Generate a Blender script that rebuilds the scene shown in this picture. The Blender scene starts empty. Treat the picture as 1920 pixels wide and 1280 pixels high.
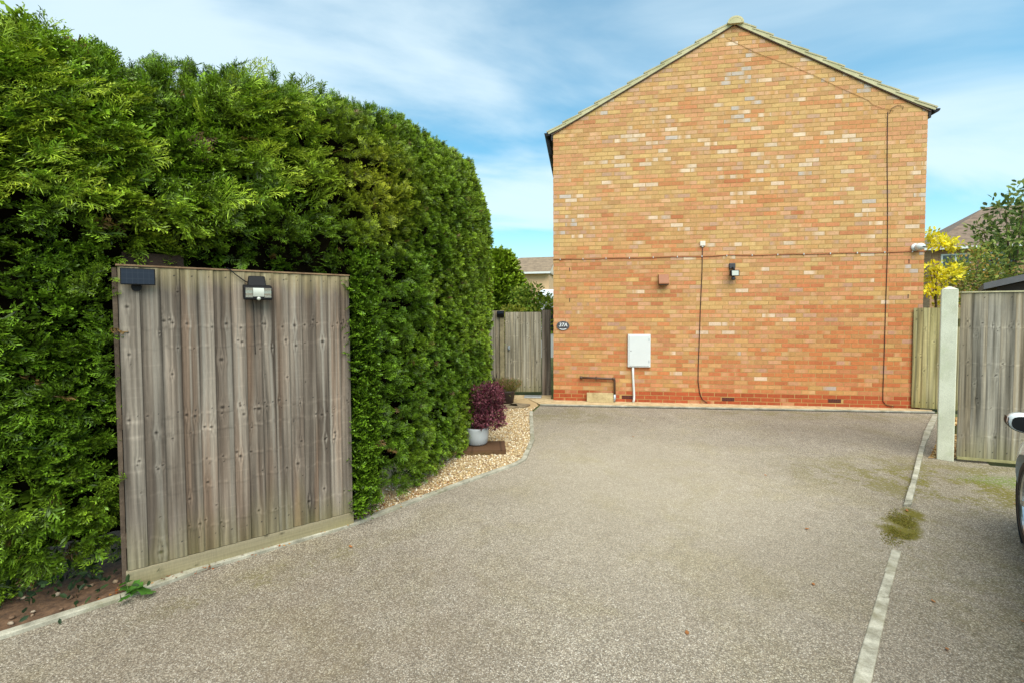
import bpy, bmesh, math, random
import numpy as np
from mathutils import Vector, Matrix

R = math.radians
scene = bpy.context.scene
col = scene.collection

# ------------------------------------------------------------------ camera
cam_d = bpy.data.cameras.new("camera")
cam = bpy.data.objects.new("camera", cam_d)
col.objects.link(cam)
cam_d.sensor_width = 36.0
cam_d.lens = 36.0 * 853.0 / 1920.0
cam_d.shift_y = -22.2 / 1920.0
cam_d.clip_start = 0.05
cam_d.clip_end = 2000
PITCH, ROLL = R(2.0), R(0.26)
fwd = Vector((0, math.cos(PITCH), -math.sin(PITCH)))
r0 = Vector((1, 0, 0)); u0 = r0.cross(fwd)
rr = r0 * math.cos(ROLL) - u0 * math.sin(ROLL)
uu = rr.cross(fwd)
M = Matrix((rr, uu, -fwd)).transposed().to_4x4()
M.translation = Vector((0, 0, 1.67))
cam.matrix_world = M
scene.camera = cam

# ------------------------------------------------------------------ light
SUN_EL, SUN_AZ = R(56), R(168)          # azimuth clockwise from +Y
scene.view_settings.view_transform = 'Standard'
scene.view_settings.look = 'None'
scene.view_settings.exposure = 1.36
scene.view_settings.gamma = 1.0

world = bpy.data.worlds.new("World")
scene.world = world
world.use_nodes = True
nt = world.node_tree
for n in list(nt.nodes):
    nt.nodes.remove(n)


class NT:
    """small helper around a node tree"""
    def __init__(self, tree):
        self.t = tree

    def n(self, typ, **kw):
        nd = self.t.nodes.new(typ)
        for k, v in kw.items():
            setattr(nd, k, v)
        return nd

    def l(self, a, b):
        self.t.links.new(a, b)

    def val(self, sock, v):
        if hasattr(v, 'is_linked'):
            self.l(v, sock)
        else:
            sock.default_value = v

    def math(self, op, a, b=0.0, c=0.0, clamp=False):
        nd = self.n('ShaderNodeMath', operation=op)
        nd.use_clamp = clamp
        self.val(nd.inputs[0], a); self.val(nd.inputs[1], b); self.val(nd.inputs[2], c)
        return nd.outputs[0]

    def mix(self, fac, a, b, blend='MIX'):
        nd = self.n('ShaderNodeMix', data_type='RGBA', blend_type=blend)
        self.val(nd.inputs[0], fac)
        self.val(nd.inputs[6], a if hasattr(a, 'is_linked') else (*a, 1) if len(a) == 3 else a)
        self.val(nd.inputs[7], b if hasattr(b, 'is_linked') else (*b, 1) if len(b) == 3 else b)
        return nd.outputs[2]

    def noise(self, vec, scale, detail=4, rough=0.55, dist=0.0):
        nd = self.n('ShaderNodeTexNoise')
        if vec is not None:
            self.l(vec, nd.inputs['Vector'])
        nd.inputs['Scale'].default_value = scale
        nd.inputs['Detail'].default_value = detail
        nd.inputs['Roughness'].default_value = rough
        nd.inputs['Distortion'].default_value = dist
        return nd.outputs[0]

    def ramp(self, fac, stops, interp='LINEAR'):
        nd = self.n('ShaderNodeValToRGB')
        cr = nd.color_ramp
        cr.interpolation = interp
        while len(cr.elements) < len(stops):
            cr.elements.new(0.5)
        for e, (p, c) in zip(cr.elements, stops):
            e.position = p
            e.color = (*c, 1) if not isinstance(c, (int, float)) else (c, c, c, 1)
        self.l(fac, nd.inputs[0])
        return nd.outputs[0]

    def mapr(self, v, a, b, c=0.0, d=1.0, smooth=True):
        nd = self.n('ShaderNodeMapRange', interpolation_type='SMOOTHSTEP' if smooth else 'LINEAR')
        self.val(nd.inputs[0], v)
        for i, x in enumerate((a, b, c, d)):
            nd.inputs[1 + i].default_value = x
        return nd.outputs[0]

    def mapping(self, vec, loc=(0, 0, 0), rot=(0, 0, 0), sc=(1, 1, 1)):
        nd = self.n('ShaderNodeMapping')
        self.l(vec, nd.inputs[0])
        nd.inputs[1].default_value = loc
        nd.inputs[2].default_value = rot
        nd.inputs[3].default_value = sc
        return nd.outputs[0]


w = NT(nt)
sky = w.n('ShaderNodeTexSky', sky_type='NISHITA')
sky.sun_disc = False
sky.sun_elevation = SUN_EL
sky.sun_rotation = SUN_AZ
sky.altitude = 50
sky.air_density = 1.0
sky.dust_density = 0.6
sky.ozone_density = 1.6
tc = w.n('ShaderNodeTexCoord')
sep = w.n('ShaderNodeSeparateXYZ'); w.l(tc.outputs['Generated'], sep.inputs[0])
zc = w.math('ADD', w.math('MAXIMUM', sep.outputs[2], 0.0), 0.22)
cmb = w.n('ShaderNodeCombineXYZ')
w.l(w.math('DIVIDE', sep.outputs[0], zc), cmb.inputs[0])
w.l(w.math('DIVIDE', sep.outputs[1], zc), cmb.inputs[1])
mp = w.mapping(cmb.outputs[0], loc=(5.35, 2.3, 0), rot=(0, 0, R(-30)), sc=(0.6, 1.4, 1))
n1 = w.noise(mp, 1.15, 7, 0.52, 0.7)
mp2 = w.mapping(cmb.outputs[0], loc=(10.1, 5.29, 0), rot=(0, 0, R(12)), sc=(1.0, 1.4, 1))
n2 = w.noise(mp2, 0.55, 3, 0.5, 0.3)
cl = w.math('ADD', w.math('MULTIPLY', n1, 0.65), w.math('MULTIPLY', n2, 0.5))
cf = w.mapr(cl, 0.41, 0.66, 0.20, 1.0)
skyc = w.mix(1.0, sky.outputs[0], (0.26, 0.84, 0.86), 'MULTIPLY')
cloud = (3.75, 4.45, 4.75)
hz = w.mapr(sep.outputs[2], 0.0, 0.30, 0.92, 0.0)
cf = w.math('MAXIMUM', w.math('MULTIPLY', cf, 0.80), hz)
skyf = w.mix(cf, skyc, cloud)
bg = w.n('ShaderNodeBackground'); bg.inputs[1].default_value = 0.095
w.l(skyf, bg.inputs[0])
wo = w.n('ShaderNodeOutputWorld'); w.l(bg.outputs[0], wo.inputs[0])

sun_d = bpy.data.lights.new("sun", 'SUN')
sun_d.energy = 2.0
sun_d.angle = R(60)
sun_d.color = (1.0, 0.94, 0.84)
sun = bpy.data.objects.new("sun", sun_d)
col.objects.link(sun)
sd = Vector((math.sin(SUN_AZ) * math.cos(SUN_EL), math.cos(SUN_AZ) * math.cos(SUN_EL), math.sin(SUN_EL)))
sun.rotation_euler = sd.to_track_quat('Z', 'Y').to_euler()
sun.location = (0, -5, 12)


# ------------------------------------------------------------------ helpers
def tag(o, label=None, cat=None, group=None, kind=None):
    if label: o['label'] = label
    if cat: o['category'] = cat
    if group: o['group'] = group
    if kind: o['kind'] = kind
    return o


def thing(name, label, cat, loc=(0, 0, 0), rz=0.0, group=None):
    o = bpy.data.objects.new(name, None)
    col.objects.link(o)
    o.location = loc
    o.rotation_euler = (0, 0, rz)
    o.empty_display_size = 0.1
    return tag(o, label, cat, group)


def link(name, me, mat=None, parent=None, smooth=False):
    o = bpy.data.objects.new(name, me)
    col.objects.link(o)
    if mat is not None:
        me.materials.append(mat)
    if parent is not None:
        o.parent = parent
    if smooth:
        me.polygons.foreach_set('use_smooth', [True] * len(me.polygons))
    return o


def np_mesh(name, V, Q, C=None):
    """numpy verts (n,3), faces (m,k) of one arity, optional point colours (n,3)"""
    me = bpy.data.meshes.new(name)
    V = np.ascontiguousarray(V, dtype=np.float32)
    Q = np.ascontiguousarray(Q, dtype=np.int32)
    m, k = Q.shape
    me.vertices.add(len(V)); me.vertices.foreach_set('co', V.ravel())
    me.loops.add(m * k); me.loops.foreach_set('vertex_index', Q.ravel())
    me.polygons.add(m)
    me.polygons.foreach_set('loop_start', np.arange(0, m * k, k, dtype=np.int32))
    me.polygons.foreach_set('loop_total', np.full(m, k, dtype=np.int32))
    me.update(calc_edges=True)
    me.polygons.foreach_set('use_smooth', np.zeros(m, dtype=bool))
    if C is not None:
        a = me.color_attributes.new('col', 'FLOAT_COLOR', 'POINT')
        c4 = np.ones((len(V), 4), dtype=np.float32); c4[:, :3] = C
        a.data.foreach_set('color', c4.ravel())
    return me


class MB:
    """collects shapes into one mesh"""
    def __init__(self):
        self.v = []; self.f = []

    def add(self, vs, fs, mat=None):
        k = len(self.v)
        for p in vs:
            p = Vector(p)
            if mat is not None: p = mat @ p
            self.v.append(p)
        self.f += [tuple(i + k for i in f) for f in fs]
        return self

    def box(self, x0, x1, y0, y1, z0, z1, mat=None):
        vs = [(x0, y0, z0), (x1, y0, z0), (x1, y1, z0), (x0, y1, z0), (x0, y0, z1), (x1, y0, z1), (x1, y1, z1), (x0, y1, z1)]
        return self.add(vs, [(3, 2, 1, 0), (4, 5, 6, 7), (0, 1, 5, 4), (1, 2, 6, 5), (2, 3, 7, 6), (3, 0, 4, 7)], mat)

    def prism(self, pts, h0, h1, axis='z', mat=None):
        """polygon pts extruded along axis (pts are the two other coordinates in xyz order)"""
        n = len(pts)
        def mk(p, h):
            return {'z': (p[0], p[1], h), 'y': (p[0], h, p[1]), 'x': (h, p[0], p[1])}[axis]
        vs = [mk(p, h0) for p in pts] + [mk(p, h1) for p in pts]
        fs = [tuple(range(n))[::-1], tuple(range(n, 2 * n))] + [(i, (i + 1) % n, n + (i + 1) % n, n + i) for i in range(n)]
        return self.add(vs, fs, mat)

    def tube(self, path, r, seg=8, cap=True):
        path = [Vector(p) for p in path]
        rs = r if isinstance(r, (list, tuple)) else [r] * len(path)
        rings = []
        up = None
        for i, p in enumerate(path):
            t = (path[min(i + 1, len(path) - 1)] - path[max(i - 1, 0)]).normalized()
            if up is None:
                up = t.orthogonal().normalized()
            up = (up - t * up.dot(t))
            up = up.normalized() if up.length > 1e-5 else t.orthogonal().normalized()
            b = t.cross(up)
            rings.append([p + (up * math.cos(a) + b * math.sin(a)) * rs[i] for a in [2 * math.pi * k / seg for k in range(seg)]])
        vs = [q for rg in rings for q in rg]
        fs = []
        for i in range(len(path) - 1):
            for k in range(seg):
                fs.append((i * seg + k, i * seg + (k + 1) % seg, (i + 1) * seg + (k + 1) % seg, (i + 1) * seg + k))
        if cap:
            fs.append(tuple(range(seg))[::-1]); fs.append(tuple(range((len(path) - 1) * seg, len(path) * seg)))
        return self.add(vs, fs)

    def lathe(self, prof, seg=24, mat=None):
        vs = []; fs = []
        n = len(prof)
        for r, z in prof:
            for k in range(seg):
                a = 2 * math.pi * k / seg
                vs.append((r * math.cos(a), r * math.sin(a), z))
        for i in range(n - 1):
            for k in range(seg):
                fs.append((i * seg + k, i * seg + (k + 1) % seg, (i + 1) * seg + (k + 1) % seg, (i + 1) * seg + k))
        fs.append(tuple(range(seg))[::-1]); fs.append(tuple(range((n - 1) * seg, n * seg)))
        return self.add(vs, fs, mat)

    def loft(self, rings, closed=True, cap=True):
        n = len(rings[0]); vs = [p for r_ in rings for p in r_]; fs = []
        for i in range(len(rings) - 1):
            for k in range(n if closed else n - 1):
                fs.append((i * n + k, i * n + (k + 1) % n, (i + 1) * n + (k + 1) % n, (i + 1) * n + k))
        if cap:
            fs.append(tuple(range(n))[::-1]); fs.append(tuple(range((len(rings) - 1) * n, len(rings) * n)))
        return self.add(vs, fs)

    def build(self, name, mat, parent=None, bevel=0.0, smooth=False, seg=2):
        me = bpy.data.meshes.new(name)
        me.from_pydata([tuple(p) for p in self.v], [], self.f)
        me.update()
        bm = bmesh.new(); bm.from_mesh(me)
        bmesh.ops.recalc_face_normals(bm, faces=bm.faces)
        bm.to_mesh(me); bm.free()
        o = link(name, me, mat, parent, smooth)
        if bevel:
            b = o.modifiers.new('bevel', 'BEVEL'); b.width = bevel; b.segments = seg; b.limit_method = 'ANGLE'; b.angle_limit = R(35)
        return o


def _hash(ix, iy, seed):
    h = (ix.astype(np.int64) * 374761393 + iy.astype(np.int64) * 668265263 + seed * 1442695041) & 0xFFFFFFFF
    h = ((h ^ (h >> 13)) * 1274126177) & 0xFFFFFFFF
    h = (h ^ (h >> 16)) & 0xFFFFFF
    return h / float(0xFFFFFF)


def vn(x, y, seed=0):
    """value noise 0..1"""
    x = np.asarray(x, float); y = np.asarray(y, float)
    ix = np.floor(x); iy = np.floor(y); fx = x - ix; fy = y - iy
    fx = fx * fx * (3 - 2 * fx); fy = fy * fy * (3 - 2 * fy)
    ix = ix.astype(np.int64); iy = iy.astype(np.int64)
    a = _hash(ix, iy, seed); b = _hash(ix + 1, iy, seed); c = _hash(ix, iy + 1, seed); d = _hash(ix + 1, iy + 1, seed)
    return (a * (1 - fx) + b * fx) * (1 - fy) + (c * (1 - fx) + d * fx) * fy


def fbm(x, y, seed=0, o=4):
    s = 0; a = 0.5; t = 0
    for i in range(o):
        s = s + a * vn(x * 2 ** i, y * 2 ** i, seed + i * 17); t += a; a *= 0.55
    return s / t


def lin(r, g, b):
    return tuple(((c / 255) / 12.92 if c <= 10 else (((c / 255) + 0.055) / 1.055) ** 2.4) for c in (r, g, b))


# ------------------------------------------------------------------ materials
def new_mat(name):
    m = bpy.data.materials.new(name); m.use_nodes = True
    t = NT(m.node_tree)
    b = m.node_tree.nodes['Principled BSDF']
    return m, t, b


def bump(t, b, h, strength=0.3, dist=0.01):
    nd = t.n('ShaderNodeBump'); nd.inputs['Strength'].default_value = strength; nd.inputs['Distance'].default_value = dist
    t.l(h, nd.inputs['Height']); t.l(nd.outputs[0], b.inputs['Normal'])


def mat_plain(name, c, rough=0.6, var=0.12, scale=12, metal=0.0, spec=0.4, coat=0.0):
    m, t, b = new_mat(name)
    g = t.n('ShaderNodeTexCoord').outputs['Object']
    n = t.noise(g, scale, 5, 0.6)
    f = t.mapr(n, 0.25, 0.75, 1 - var, 1 + var, False)
    nd = t.n('ShaderNodeVectorMath', operation='SCALE'); nd.inputs[0].default_value = c; t.l(f, nd.inputs['Scale'])
    t.l(nd.outputs[0], b.inputs['Base Color'])
    b.inputs['Roughness'].default_value = rough; b.inputs['Metallic'].default_value = metal
    b.inputs['Specular IOR Level'].default_value = spec
    b.inputs['Coat Weight'].default_value = coat
    return m


def mat_attr(name, rough=0.85, spec=0.25, fine=60, var=0.15, bstr=0.25, bscale=80, stretch=(1, 1, 1), trans=0.0):
    """albedo from the painted point colour, fine node noise on top"""
    m, t, b = new_mat(name)
    at_ = t.n('ShaderNodeAttribute', attribute_name='col')
    g = t.mapping(t.n('ShaderNodeTexCoord').outputs['Object'], sc=stretch)
    n = t.noise(g, fine, 4, 0.65)
    f = t.mapr(n, 0.25, 0.75, 1 - var, 1 + var, False)
    nd = t.n('ShaderNodeVectorMath', operation='SCALE'); t.l(at_.outputs[0], nd.inputs[0]); t.l(f, nd.inputs['Scale'])
    t.l(nd.outputs[0], b.inputs['Base Color'])
    b.inputs['Roughness'].default_value = rough; b.inputs['Specular IOR Level'].default_value = spec
    if bstr:
        bump(t, b, t.noise(g, bscale, 3, 0.6), bstr, 0.004)
    return m


def mat_leaf(name, trans=0.3, rough=0.55):
    m, t, b = new_mat(name)
    at_ = t.n('ShaderNodeAttribute', attribute_name='col')
    t.l(at_.outputs[0], b.inputs['Base Color'])
    b.inputs['Roughness'].default_value = rough; b.inputs['Specular IOR Level'].default_value = 0.3
    tr = t.n('ShaderNodeBsdfTranslucent'); t.l(at_.outputs[0], tr.inputs[0])
    mx = t.n('ShaderNodeMixShader'); mx.inputs[0].default_value = trans
    t.l(b.outputs[0], mx.inputs[1]); t.l(tr.outputs[0], mx.inputs[2])
    out = [n for n in m.node_tree.nodes if n.type == 'OUTPUT_MATERIAL'][0]
    t.l(mx.outputs[0], out.inputs[0])
    return m


def mat_tarmac():
    m, t, b = new_mat('tarmac')
    g = t.n('ShaderNodeNewGeometry').outputs['Position']
    v = t.n('ShaderNodeTexVoronoi'); v.inputs['Scale'].default_value = 160; t.l(g, v.inputs['Vector'])
    sp = t.n('ShaderNodeSeparateColor'); t.l(v.outputs['Color'], sp.inputs[0])
    stone = t.ramp(sp.outputs[0], [(0.0, lin(112, 106, 97)), (0.32, lin(144, 136, 123)), (0.6, lin(165, 157, 142)), (0.85, lin(185, 177, 161)), (1.0, lin(217, 210, 197))])
    warm = t.mix(t.math('MULTIPLY', sp.outputs[1], 0.28), stone, lin(154, 130, 102))
    gap = t.mapr(v.outputs['Distance'], 0.30, 0.62, 1.0, 0.6)
    c = t.mix(1.0, warm, gap, 'MULTIPLY')
    mid = t.noise(g, 9, 5, 0.65)
    c = t.mix(1.0, c, t.ramp(mid, [(0.25, 0.86), (0.75, 1.14)]), 'MULTIPLY')
    big = t.noise(g, 0.55, 5, 0.6, 0.3)
    c = t.mix(1.0, c, t.ramp(big, [(0.3, (0.80, 0.78, 0.76)), (0.7, (1.15, 1.15, 1.14))]), 'MULTIPLY')

    def region(x, y, r0_, r1_, sx=1.0, sy=1.0, rot=0.0):
        mpn = t.n('ShaderNodeMapping', vector_type='TEXTURE')
        t.l(g, mpn.inputs[0]); mpn.inputs[1].default_value = (x, y, 0); mpn.inputs[2].default_value = (0, 0, rot); mpn.inputs[3].default_value = (sx, sy, 1)
        ln = t.n('ShaderNodeVectorMath', operation='LENGTH'); t.l(mpn.outputs[0], ln.inputs[0])
        return t.mapr(ln.outputs['Value'], r0_, r1_, 1.0, 0.0)
    # darker mottled area and pale middle
    pale = region(1.3, 4.6, 0.2, 2.6, 1.0, 1.3)
    c = t.mix(t.math('MULTIPLY', pale, 0.34), c, lin(196, 184, 160))
    dk = region(2.6, 5.9, 0.3, 1.0, 1.6, 0.5, R(-20))
    c = t.mix(t.math('MULTIPLY', dk, t.mapr(mid, 0.3, 0.7, 0.0, 0.28)), c, lin(86, 76, 66))
    near_brown = t.math('MULTIPLY', region(-1.2, 2.0, 0.3, 1.5, 1.6, 1.0, R(38)), t.mapr(t.noise(g, 1.7, 5, 0.65), 0.3, 0.65, 0.06, 0.36))  # browner and darker towards the near left
    c = t.mix(near_brown, c, lin(116, 100, 80))
    tint = t.mapr(t.noise(g, 1.1, 6, 0.7, 0.4), 0.46, 0.66, 0.0, 0.38)
    c = t.mix(tint, c, t.mix(1.0, c, (0.86, 0.84, 0.62), 'MULTIPLY'))
    pt = t.mapr(t.noise(g, 2.6, 6, 0.72), 0.52, 0.70, 0.0, 0.30)
    c = t.mix(pt, c, t.mix(1.0, c, (0.78, 0.74, 0.72), 'MULTIPLY'))
    # moss film
    n3 = t.noise(g, 3.2, 6, 0.7)
    n4 = t.noise(g, 34, 3, 0.7)
    fine = t.math('MULTIPLY', t.mapr(n3, 0.42, 0.62), t.mapr(n4, 0.36, 0.60))
    zone = t.math('MAXIMUM', t.math('MULTIPLY', region(4.55, 4.3, 0.25, 1.5, 1.6, 0.75, R(-15)), 1.0), t.math('MULTIPLY', region(4.9, 7.4, 0.2, 1.4, 2.2, 0.35, R(-8)), 0.5))
    zone = t.math('MAXIMUM', zone, t.math('MULTIPLY', region(1.0, 7.5, 0.1, 1.2, 1.1, 0.9), 0.45))
    zone = t.math('MAXIMUM', zone, t.math('MULTIPLY', region(-1.5, 2.9, 0.1, 0.9, 1.2, 0.25, R(38)), 0.4))
    zone = t.math('MAXIMUM', zone, t.math('MULTIPLY', region(3.2, 2.6, 0.1, 1.5, 1.0, 1.0), 0.32))
    c = t.mix(t.math('MULTIPLY', zone, t.mapr(fine, 0.0, 0.5, 0.14, 0.95)), c, lin(104, 98, 38))
    gr = t.math('MULTIPLY', region(5.05, 4.35, 0.1, 0.62, 1.3, 0.5, R(-15)), t.mapr(n4, 0.38, 0.6))
    c = t.mix(gr, c, lin(98, 118, 40))
    mz = t.math('ADD', region(3.08, 3.52, 0.1, 1.3, 0.60, 0.15, R(45)), t.math('MULTIPLY', t.math('SUBTRACT', n3, 0.5), 3.6))
    mz = t.math('MULTIPLY', t.math('MULTIPLY', region(3.08, 3.52, 0.7, 1.6, 0.60, 0.17, R(45)), t.mapr(mz, 0.28, 0.85)), t.mapr(n4, 0.25, 0.5, 0.55, 1.0))
    c = t.mix(mz, c, t.mix(n4, lin(84, 80, 30), lin(118, 110, 46)))
    t.l(c, b.inputs['Base Color'])
    b.inputs['Roughness'].default_value = 0.92; b.inputs['Specular IOR Level'].default_value = 0.2
    bump(t, b, t.math('SUBTRACT', 1.0, v.outputs['Distance']), 0.55, 0.006)
    return m


def mat_ground(name, c0, c1, scale=8, rough=0.95):
    m, t, b = new_mat(name)
    g = t.n('ShaderNodeNewGeometry').outputs['Position']
    n = t.noise(g, scale, 7, 0.7)
    t.l(t.ramp(n, [(0.3, c0), (0.7, c1)]), b.inputs['Base Color'])
    b.inputs['Roughness'].default_value = rough
    bump(t, b, n, 0.6, 0.02)
    return m


def mat_concrete(name, c0, c1, green=None, scale=5):
    m, t, b = new_mat(name)
    g = t.n('ShaderNodeNewGeometry').outputs['Position']
    n = t.noise(g, scale, 7, 0.68)
    c = t.ramp(n, [(0.3, c0), (0.68, c1)])
    sp = t.noise(g, 160, 2, 0.6)
    c = t.mix(1.0, c, t.ramp(sp, [(0.3, 0.8), (0.7, 1.12)]), 'MULTIPLY')
    if green:
        c = t.mix(t.mapr(t.noise(g, 2.3, 6, 0.7), 0.5, 0.72, 0, 0.7), c, green)
    t.l(c, b.inputs['Base Color'])
    b.inputs['Roughness'].default_value = 0.9; b.inputs['Specular IOR Level'].default_value = 0.2
    bump(t, b, sp, 0.25, 0.004)
    return m


def mat_brick_tex(name, c1, c2, mortar, sc=1.0):
    m, t, b = new_mat(name)
    tco = t.n('ShaderNodeTexCoord')
    sepn = t.n('ShaderNodeSeparateXYZ'); t.l(tco.outputs['Object'], sepn.inputs[0])
    cb = t.n('ShaderNodeCombineXYZ')
    t.l(t.math('ADD', sepn.outputs[0], sepn.outputs[1]), cb.inputs[0]); t.l(sepn.outputs[2], cb.inputs[1])
    br = t.n('ShaderNodeTexBrick'); t.l(cb.outputs[0], br.inputs['Vector'])
    br.inputs['Color1'].default_value = (*c1, 1); br.inputs['Color2'].default_value = (*c2, 1); br.inputs['Mortar'].default_value = (*mortar, 1)
    br.inputs['Scale'].default_value = 1.0 / sc
    br.inputs['Mortar Size'].default_value = 0.006; br.inputs['Brick Width'].default_value = 0.225; br.inputs['Row Height'].default_value = 0.075
    t.l(br.outputs[0], b.inputs['Base Color']); b.inputs['Roughness'].default_value = 0.9
    return m


def mat_rows(name, c0, c1, pitch=0.3, vert='z'):
    """tiled roof: course lines by height, colour by noise"""
    m, t, b = new_mat(name)
    g = t.n('ShaderNodeTexCoord').outputs['Object']
    s = t.n('ShaderNodeSeparateXYZ'); t.l(g, s.inputs[0])
    fr = t.math('FRACT', t.math('DIVIDE', s.outputs[2], pitch))
    n = t.noise(g, 3.5, 6, 0.7)
    c = t.ramp(n, [(0.3, c0), (0.7, c1)])
    c = t.mix(1.0, c, t.mapr(fr, 0.0, 0.18, 0.55, 1.0), 'MULTIPLY')
    t.l(c, b.inputs['Base Color']); b.inputs['Roughness'].default_value = 0.9
    return m


MT = {}
MT['tarmac'] = mat_tarmac()
MT['soil'] = mat_ground('soil', lin(58, 42, 30), lin(124, 94, 68), 22)
MT['earth'] = mat_ground('earth', lin(70, 84, 40), lin(108, 112, 62), 3)
MT['kerb'] = mat_concrete('kerb_concrete', lin(120, 117, 102), lin(190, 186, 168), lin(112, 108, 70), 6)
MT['kerb_white'] = mat_concrete('white_kerb_concrete', lin(122, 117, 100), lin(204, 199, 180), lin(128, 121, 92), 9)
MT['strip'] = mat_concrete('sandy_concrete', lin(160, 136, 100), lin(206, 184, 144), None, 10)
MT['post'] = mat_concrete('post_concrete', lin(196, 196, 172), lin(222, 222, 200), lin(184, 190, 152), 3)
MT['slab'] = mat_concrete('slab_concrete', lin(150, 130, 92), lin(196, 176, 132), lin(110, 112, 70), 7)
MT['verge'] = mat_concrete('verge_mortar', lin(184, 176, 138), lin(212, 204, 166), lin(170, 170, 126), 4)
MT['mortar'] = mat_concrete('mortar', lin(172, 137, 84), lin(192, 158, 102), None, 4)
MT['brick'] = mat_attr('brick', 0.92, 0.2, 55, 0.13, 0.35, 90)
MT['wood'] = mat_attr('weathered_wood', 0.88, 0.2, 26, 0.14, 0.3, 34, stretch=(9, 9, 0.7))
MT['leaf'] = mat_leaf('foliage', 0.38)
MT['needle'] = mat_leaf('conifer_foliage', 0.12, 0.38)
MT['bark'] = mat_ground('bark', lin(58, 46, 36), lin(104, 88, 70), 20)
MT['gravel'] = mat_attr('gravel', 0.85, 0.25, 90, 0.15, 0)
MT['black'] = mat_plain('black_plastic', (0.010, 0.010, 0.011), 0.6, 0.2, 20, spec=0.2)
MT['rubber'] = mat_plain('black_rubber', (0.02, 0.02, 0.021), 0.75, 0.2, 30)
MT['darkgrey'] = mat_plain('dark_grey_plastic', (0.05, 0.05, 0.055), 0.5, 0.15, 20)
MT['white'] = mat_plain('white_plastic', (0.66, 0.68, 0.66), 0.45, 0.03, 5)
MT['cream'] = mat_plain('cream_plastic', (0.72, 0.66, 0.56), 0.5, 0.05, 8)
MT['brown'] = mat_plain('brown_plastic', lin(152, 96, 62), 0.5, 0.08, 8)
MT['darkbrown'] = mat_plain('dark_brown_plastic', lin(84, 62, 48), 0.5, 0.12, 10)
MT['airbrick'] = mat_plain('red_clay', lin(104, 48, 34), 0.85, 0.12, 30)
MT['chrome'] = mat_plain('reflector', (0.62, 0.64, 0.6), 0.25, 0.02, 5, metal=0.9)
MT['alloy'] = mat_plain('alloy', (0.62, 0.64, 0.65), 0.28, 0.04, 8, metal=0.9)
MT['steel'] = mat_plain('galvanised', (0.42, 0.45, 0.47), 0.45, 0.15, 8, metal=0.6)
MT['plaque'] = mat_plain('slate_plaque', lin(72, 70, 74), 0.6, 0.12, 14)
MT['letter'] = mat_plain('white_letter', (0.8, 0.81, 0.82), 0.5, 0.02, 5)
MT['paint'] = mat_plain('white_car_paint', (0.76, 0.79, 0.78), 0.3, 0.01, 2, coat=0.8)
MT['glass'] = mat_plain('dark_glass', (0.02, 0.027, 0.03), 0.06, 0.02, 2, spec=0.8)
MT['lens'] = mat_plain('frosted_lens', (0.52, 0.54, 0.47), 0.25, 0.04, 10)
MT['pot_pale'] = mat_plain('pale_glazed_pot', lin(186, 192, 194), 0.4, 0.07, 6)
MT['pot_dark'] = mat_plain('dark_plastic_pot', lin(58, 46, 42), 0.55, 0.15, 8)
MT['redwhite'] = mat_plain('tail_light', (0.4, 0.02, 0.02), 0.2, 0.05, 5)


def mat_solar():
    m, t, b = new_mat('solar_cells')
    g = t.n('ShaderNodeTexCoord').outputs['Object']
    s = t.n('ShaderNodeSeparateXYZ'); t.l(g, s.inputs[0])
    fx = t.math('ABSOLUTE', t.math('SUBTRACT', t.math('FRACT', t.math('DIVIDE', s.outputs[0], 0.026)), 0.5))
    fz = t.math('ABSOLUTE', t.math('SUBTRACT', t.math('FRACT', t.math('DIVIDE', s.outputs[2], 0.036)), 0.5))
    ln = t.math('MAXIMUM', t.mapr(fx, 0.45, 0.47), t.mapr(fz, 0.46, 0.48))
    t.l(t.mix(ln, (0.006, 0.009, 0.022), (0.022, 0.026, 0.04)), b.inputs['Base Color'])
    b.inputs['Roughness'].default_value = 0.3
    return m


MT['solar'] = mat_solar()

# ------------------------------------------------------------------ setting: ground, drive, beds
def sheet(name, pts, z, mat, kind='structure'):
    me = bpy.data.meshes.new(name)
    me.from_pydata([(p[0], p[1], z) for p in pts], [], [tuple(range(len(pts)))])
    o = link(name, me, mat)
    if o.data.polygons[0].normal.z < 0:
        o.data.flip_normals()
    return tag(o, kind=kind)


sheet('ground', [(-400, -400), (400, -400), (400, 600), (-400, 600)], -0.02, MT['earth'])
KERB_L = [(-4.6, 0.6), (-2.662, 2.282), (-2.30, 2.612), (-1.998, 2.945), (-1.28, 3.520), (-0.43, 4.468), (0.05, 4.97), (0.16, 5.16), (0.291, 5.95), (0.330, 7.2), (0.350, 7.70), (0.50, 8.20)]
DRAIN = [(0.50, 8.20), (6.98, 7.43)]
sheet('driveway', KERB_L + [(6.98, 7.43), (5.2, 4.9), (9.5, 3.2), (9.5, -6), (-8, -6), (-8, 0.6)], 0.0, MT['tarmac'])


def ribbon(name, pts, wd, z0, z1, mat, kind='structure', off=0.0, bevel=0.004, breaks=None, jit=0.0, seed=3):
    """a strip along a polyline, cut into stones"""
    rng = random.Random(seed)
    P = [Vector((p[0], p[1], 0)) for p in pts]
    mb = MB()
    for a, b_ in zip(P[:-1], P[1:]):
        d = (b_ - a); L = d.length; d.normalize(); n = Vector((-d.y, d.x, 0))
        k = max(1, round(L / (breaks or 99)))
        for i in range(k):
            s0 = L * i / k + (0.002 if breaks else -0.002); s1 = L * (i + 1) / k - (0.002 if breaks else -0.002)
            j = rng.uniform(-jit, jit); jz = rng.uniform(-jit, jit) * 0.5
            q = [a + d * s0 + n * (off + j), a + d * s1 + n * (off + j + rng.uniform(-jit, jit) * .4), a + d * s1 + n * (off + wd + j), a + d * s0 + n * (off + wd + j)]
            mb.prism([(p.x, p.y) for p in q], z0, z1 + jz)
    o = mb.build(name, mat, bevel=bevel)
    return tag(o, kind=kind)


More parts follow.
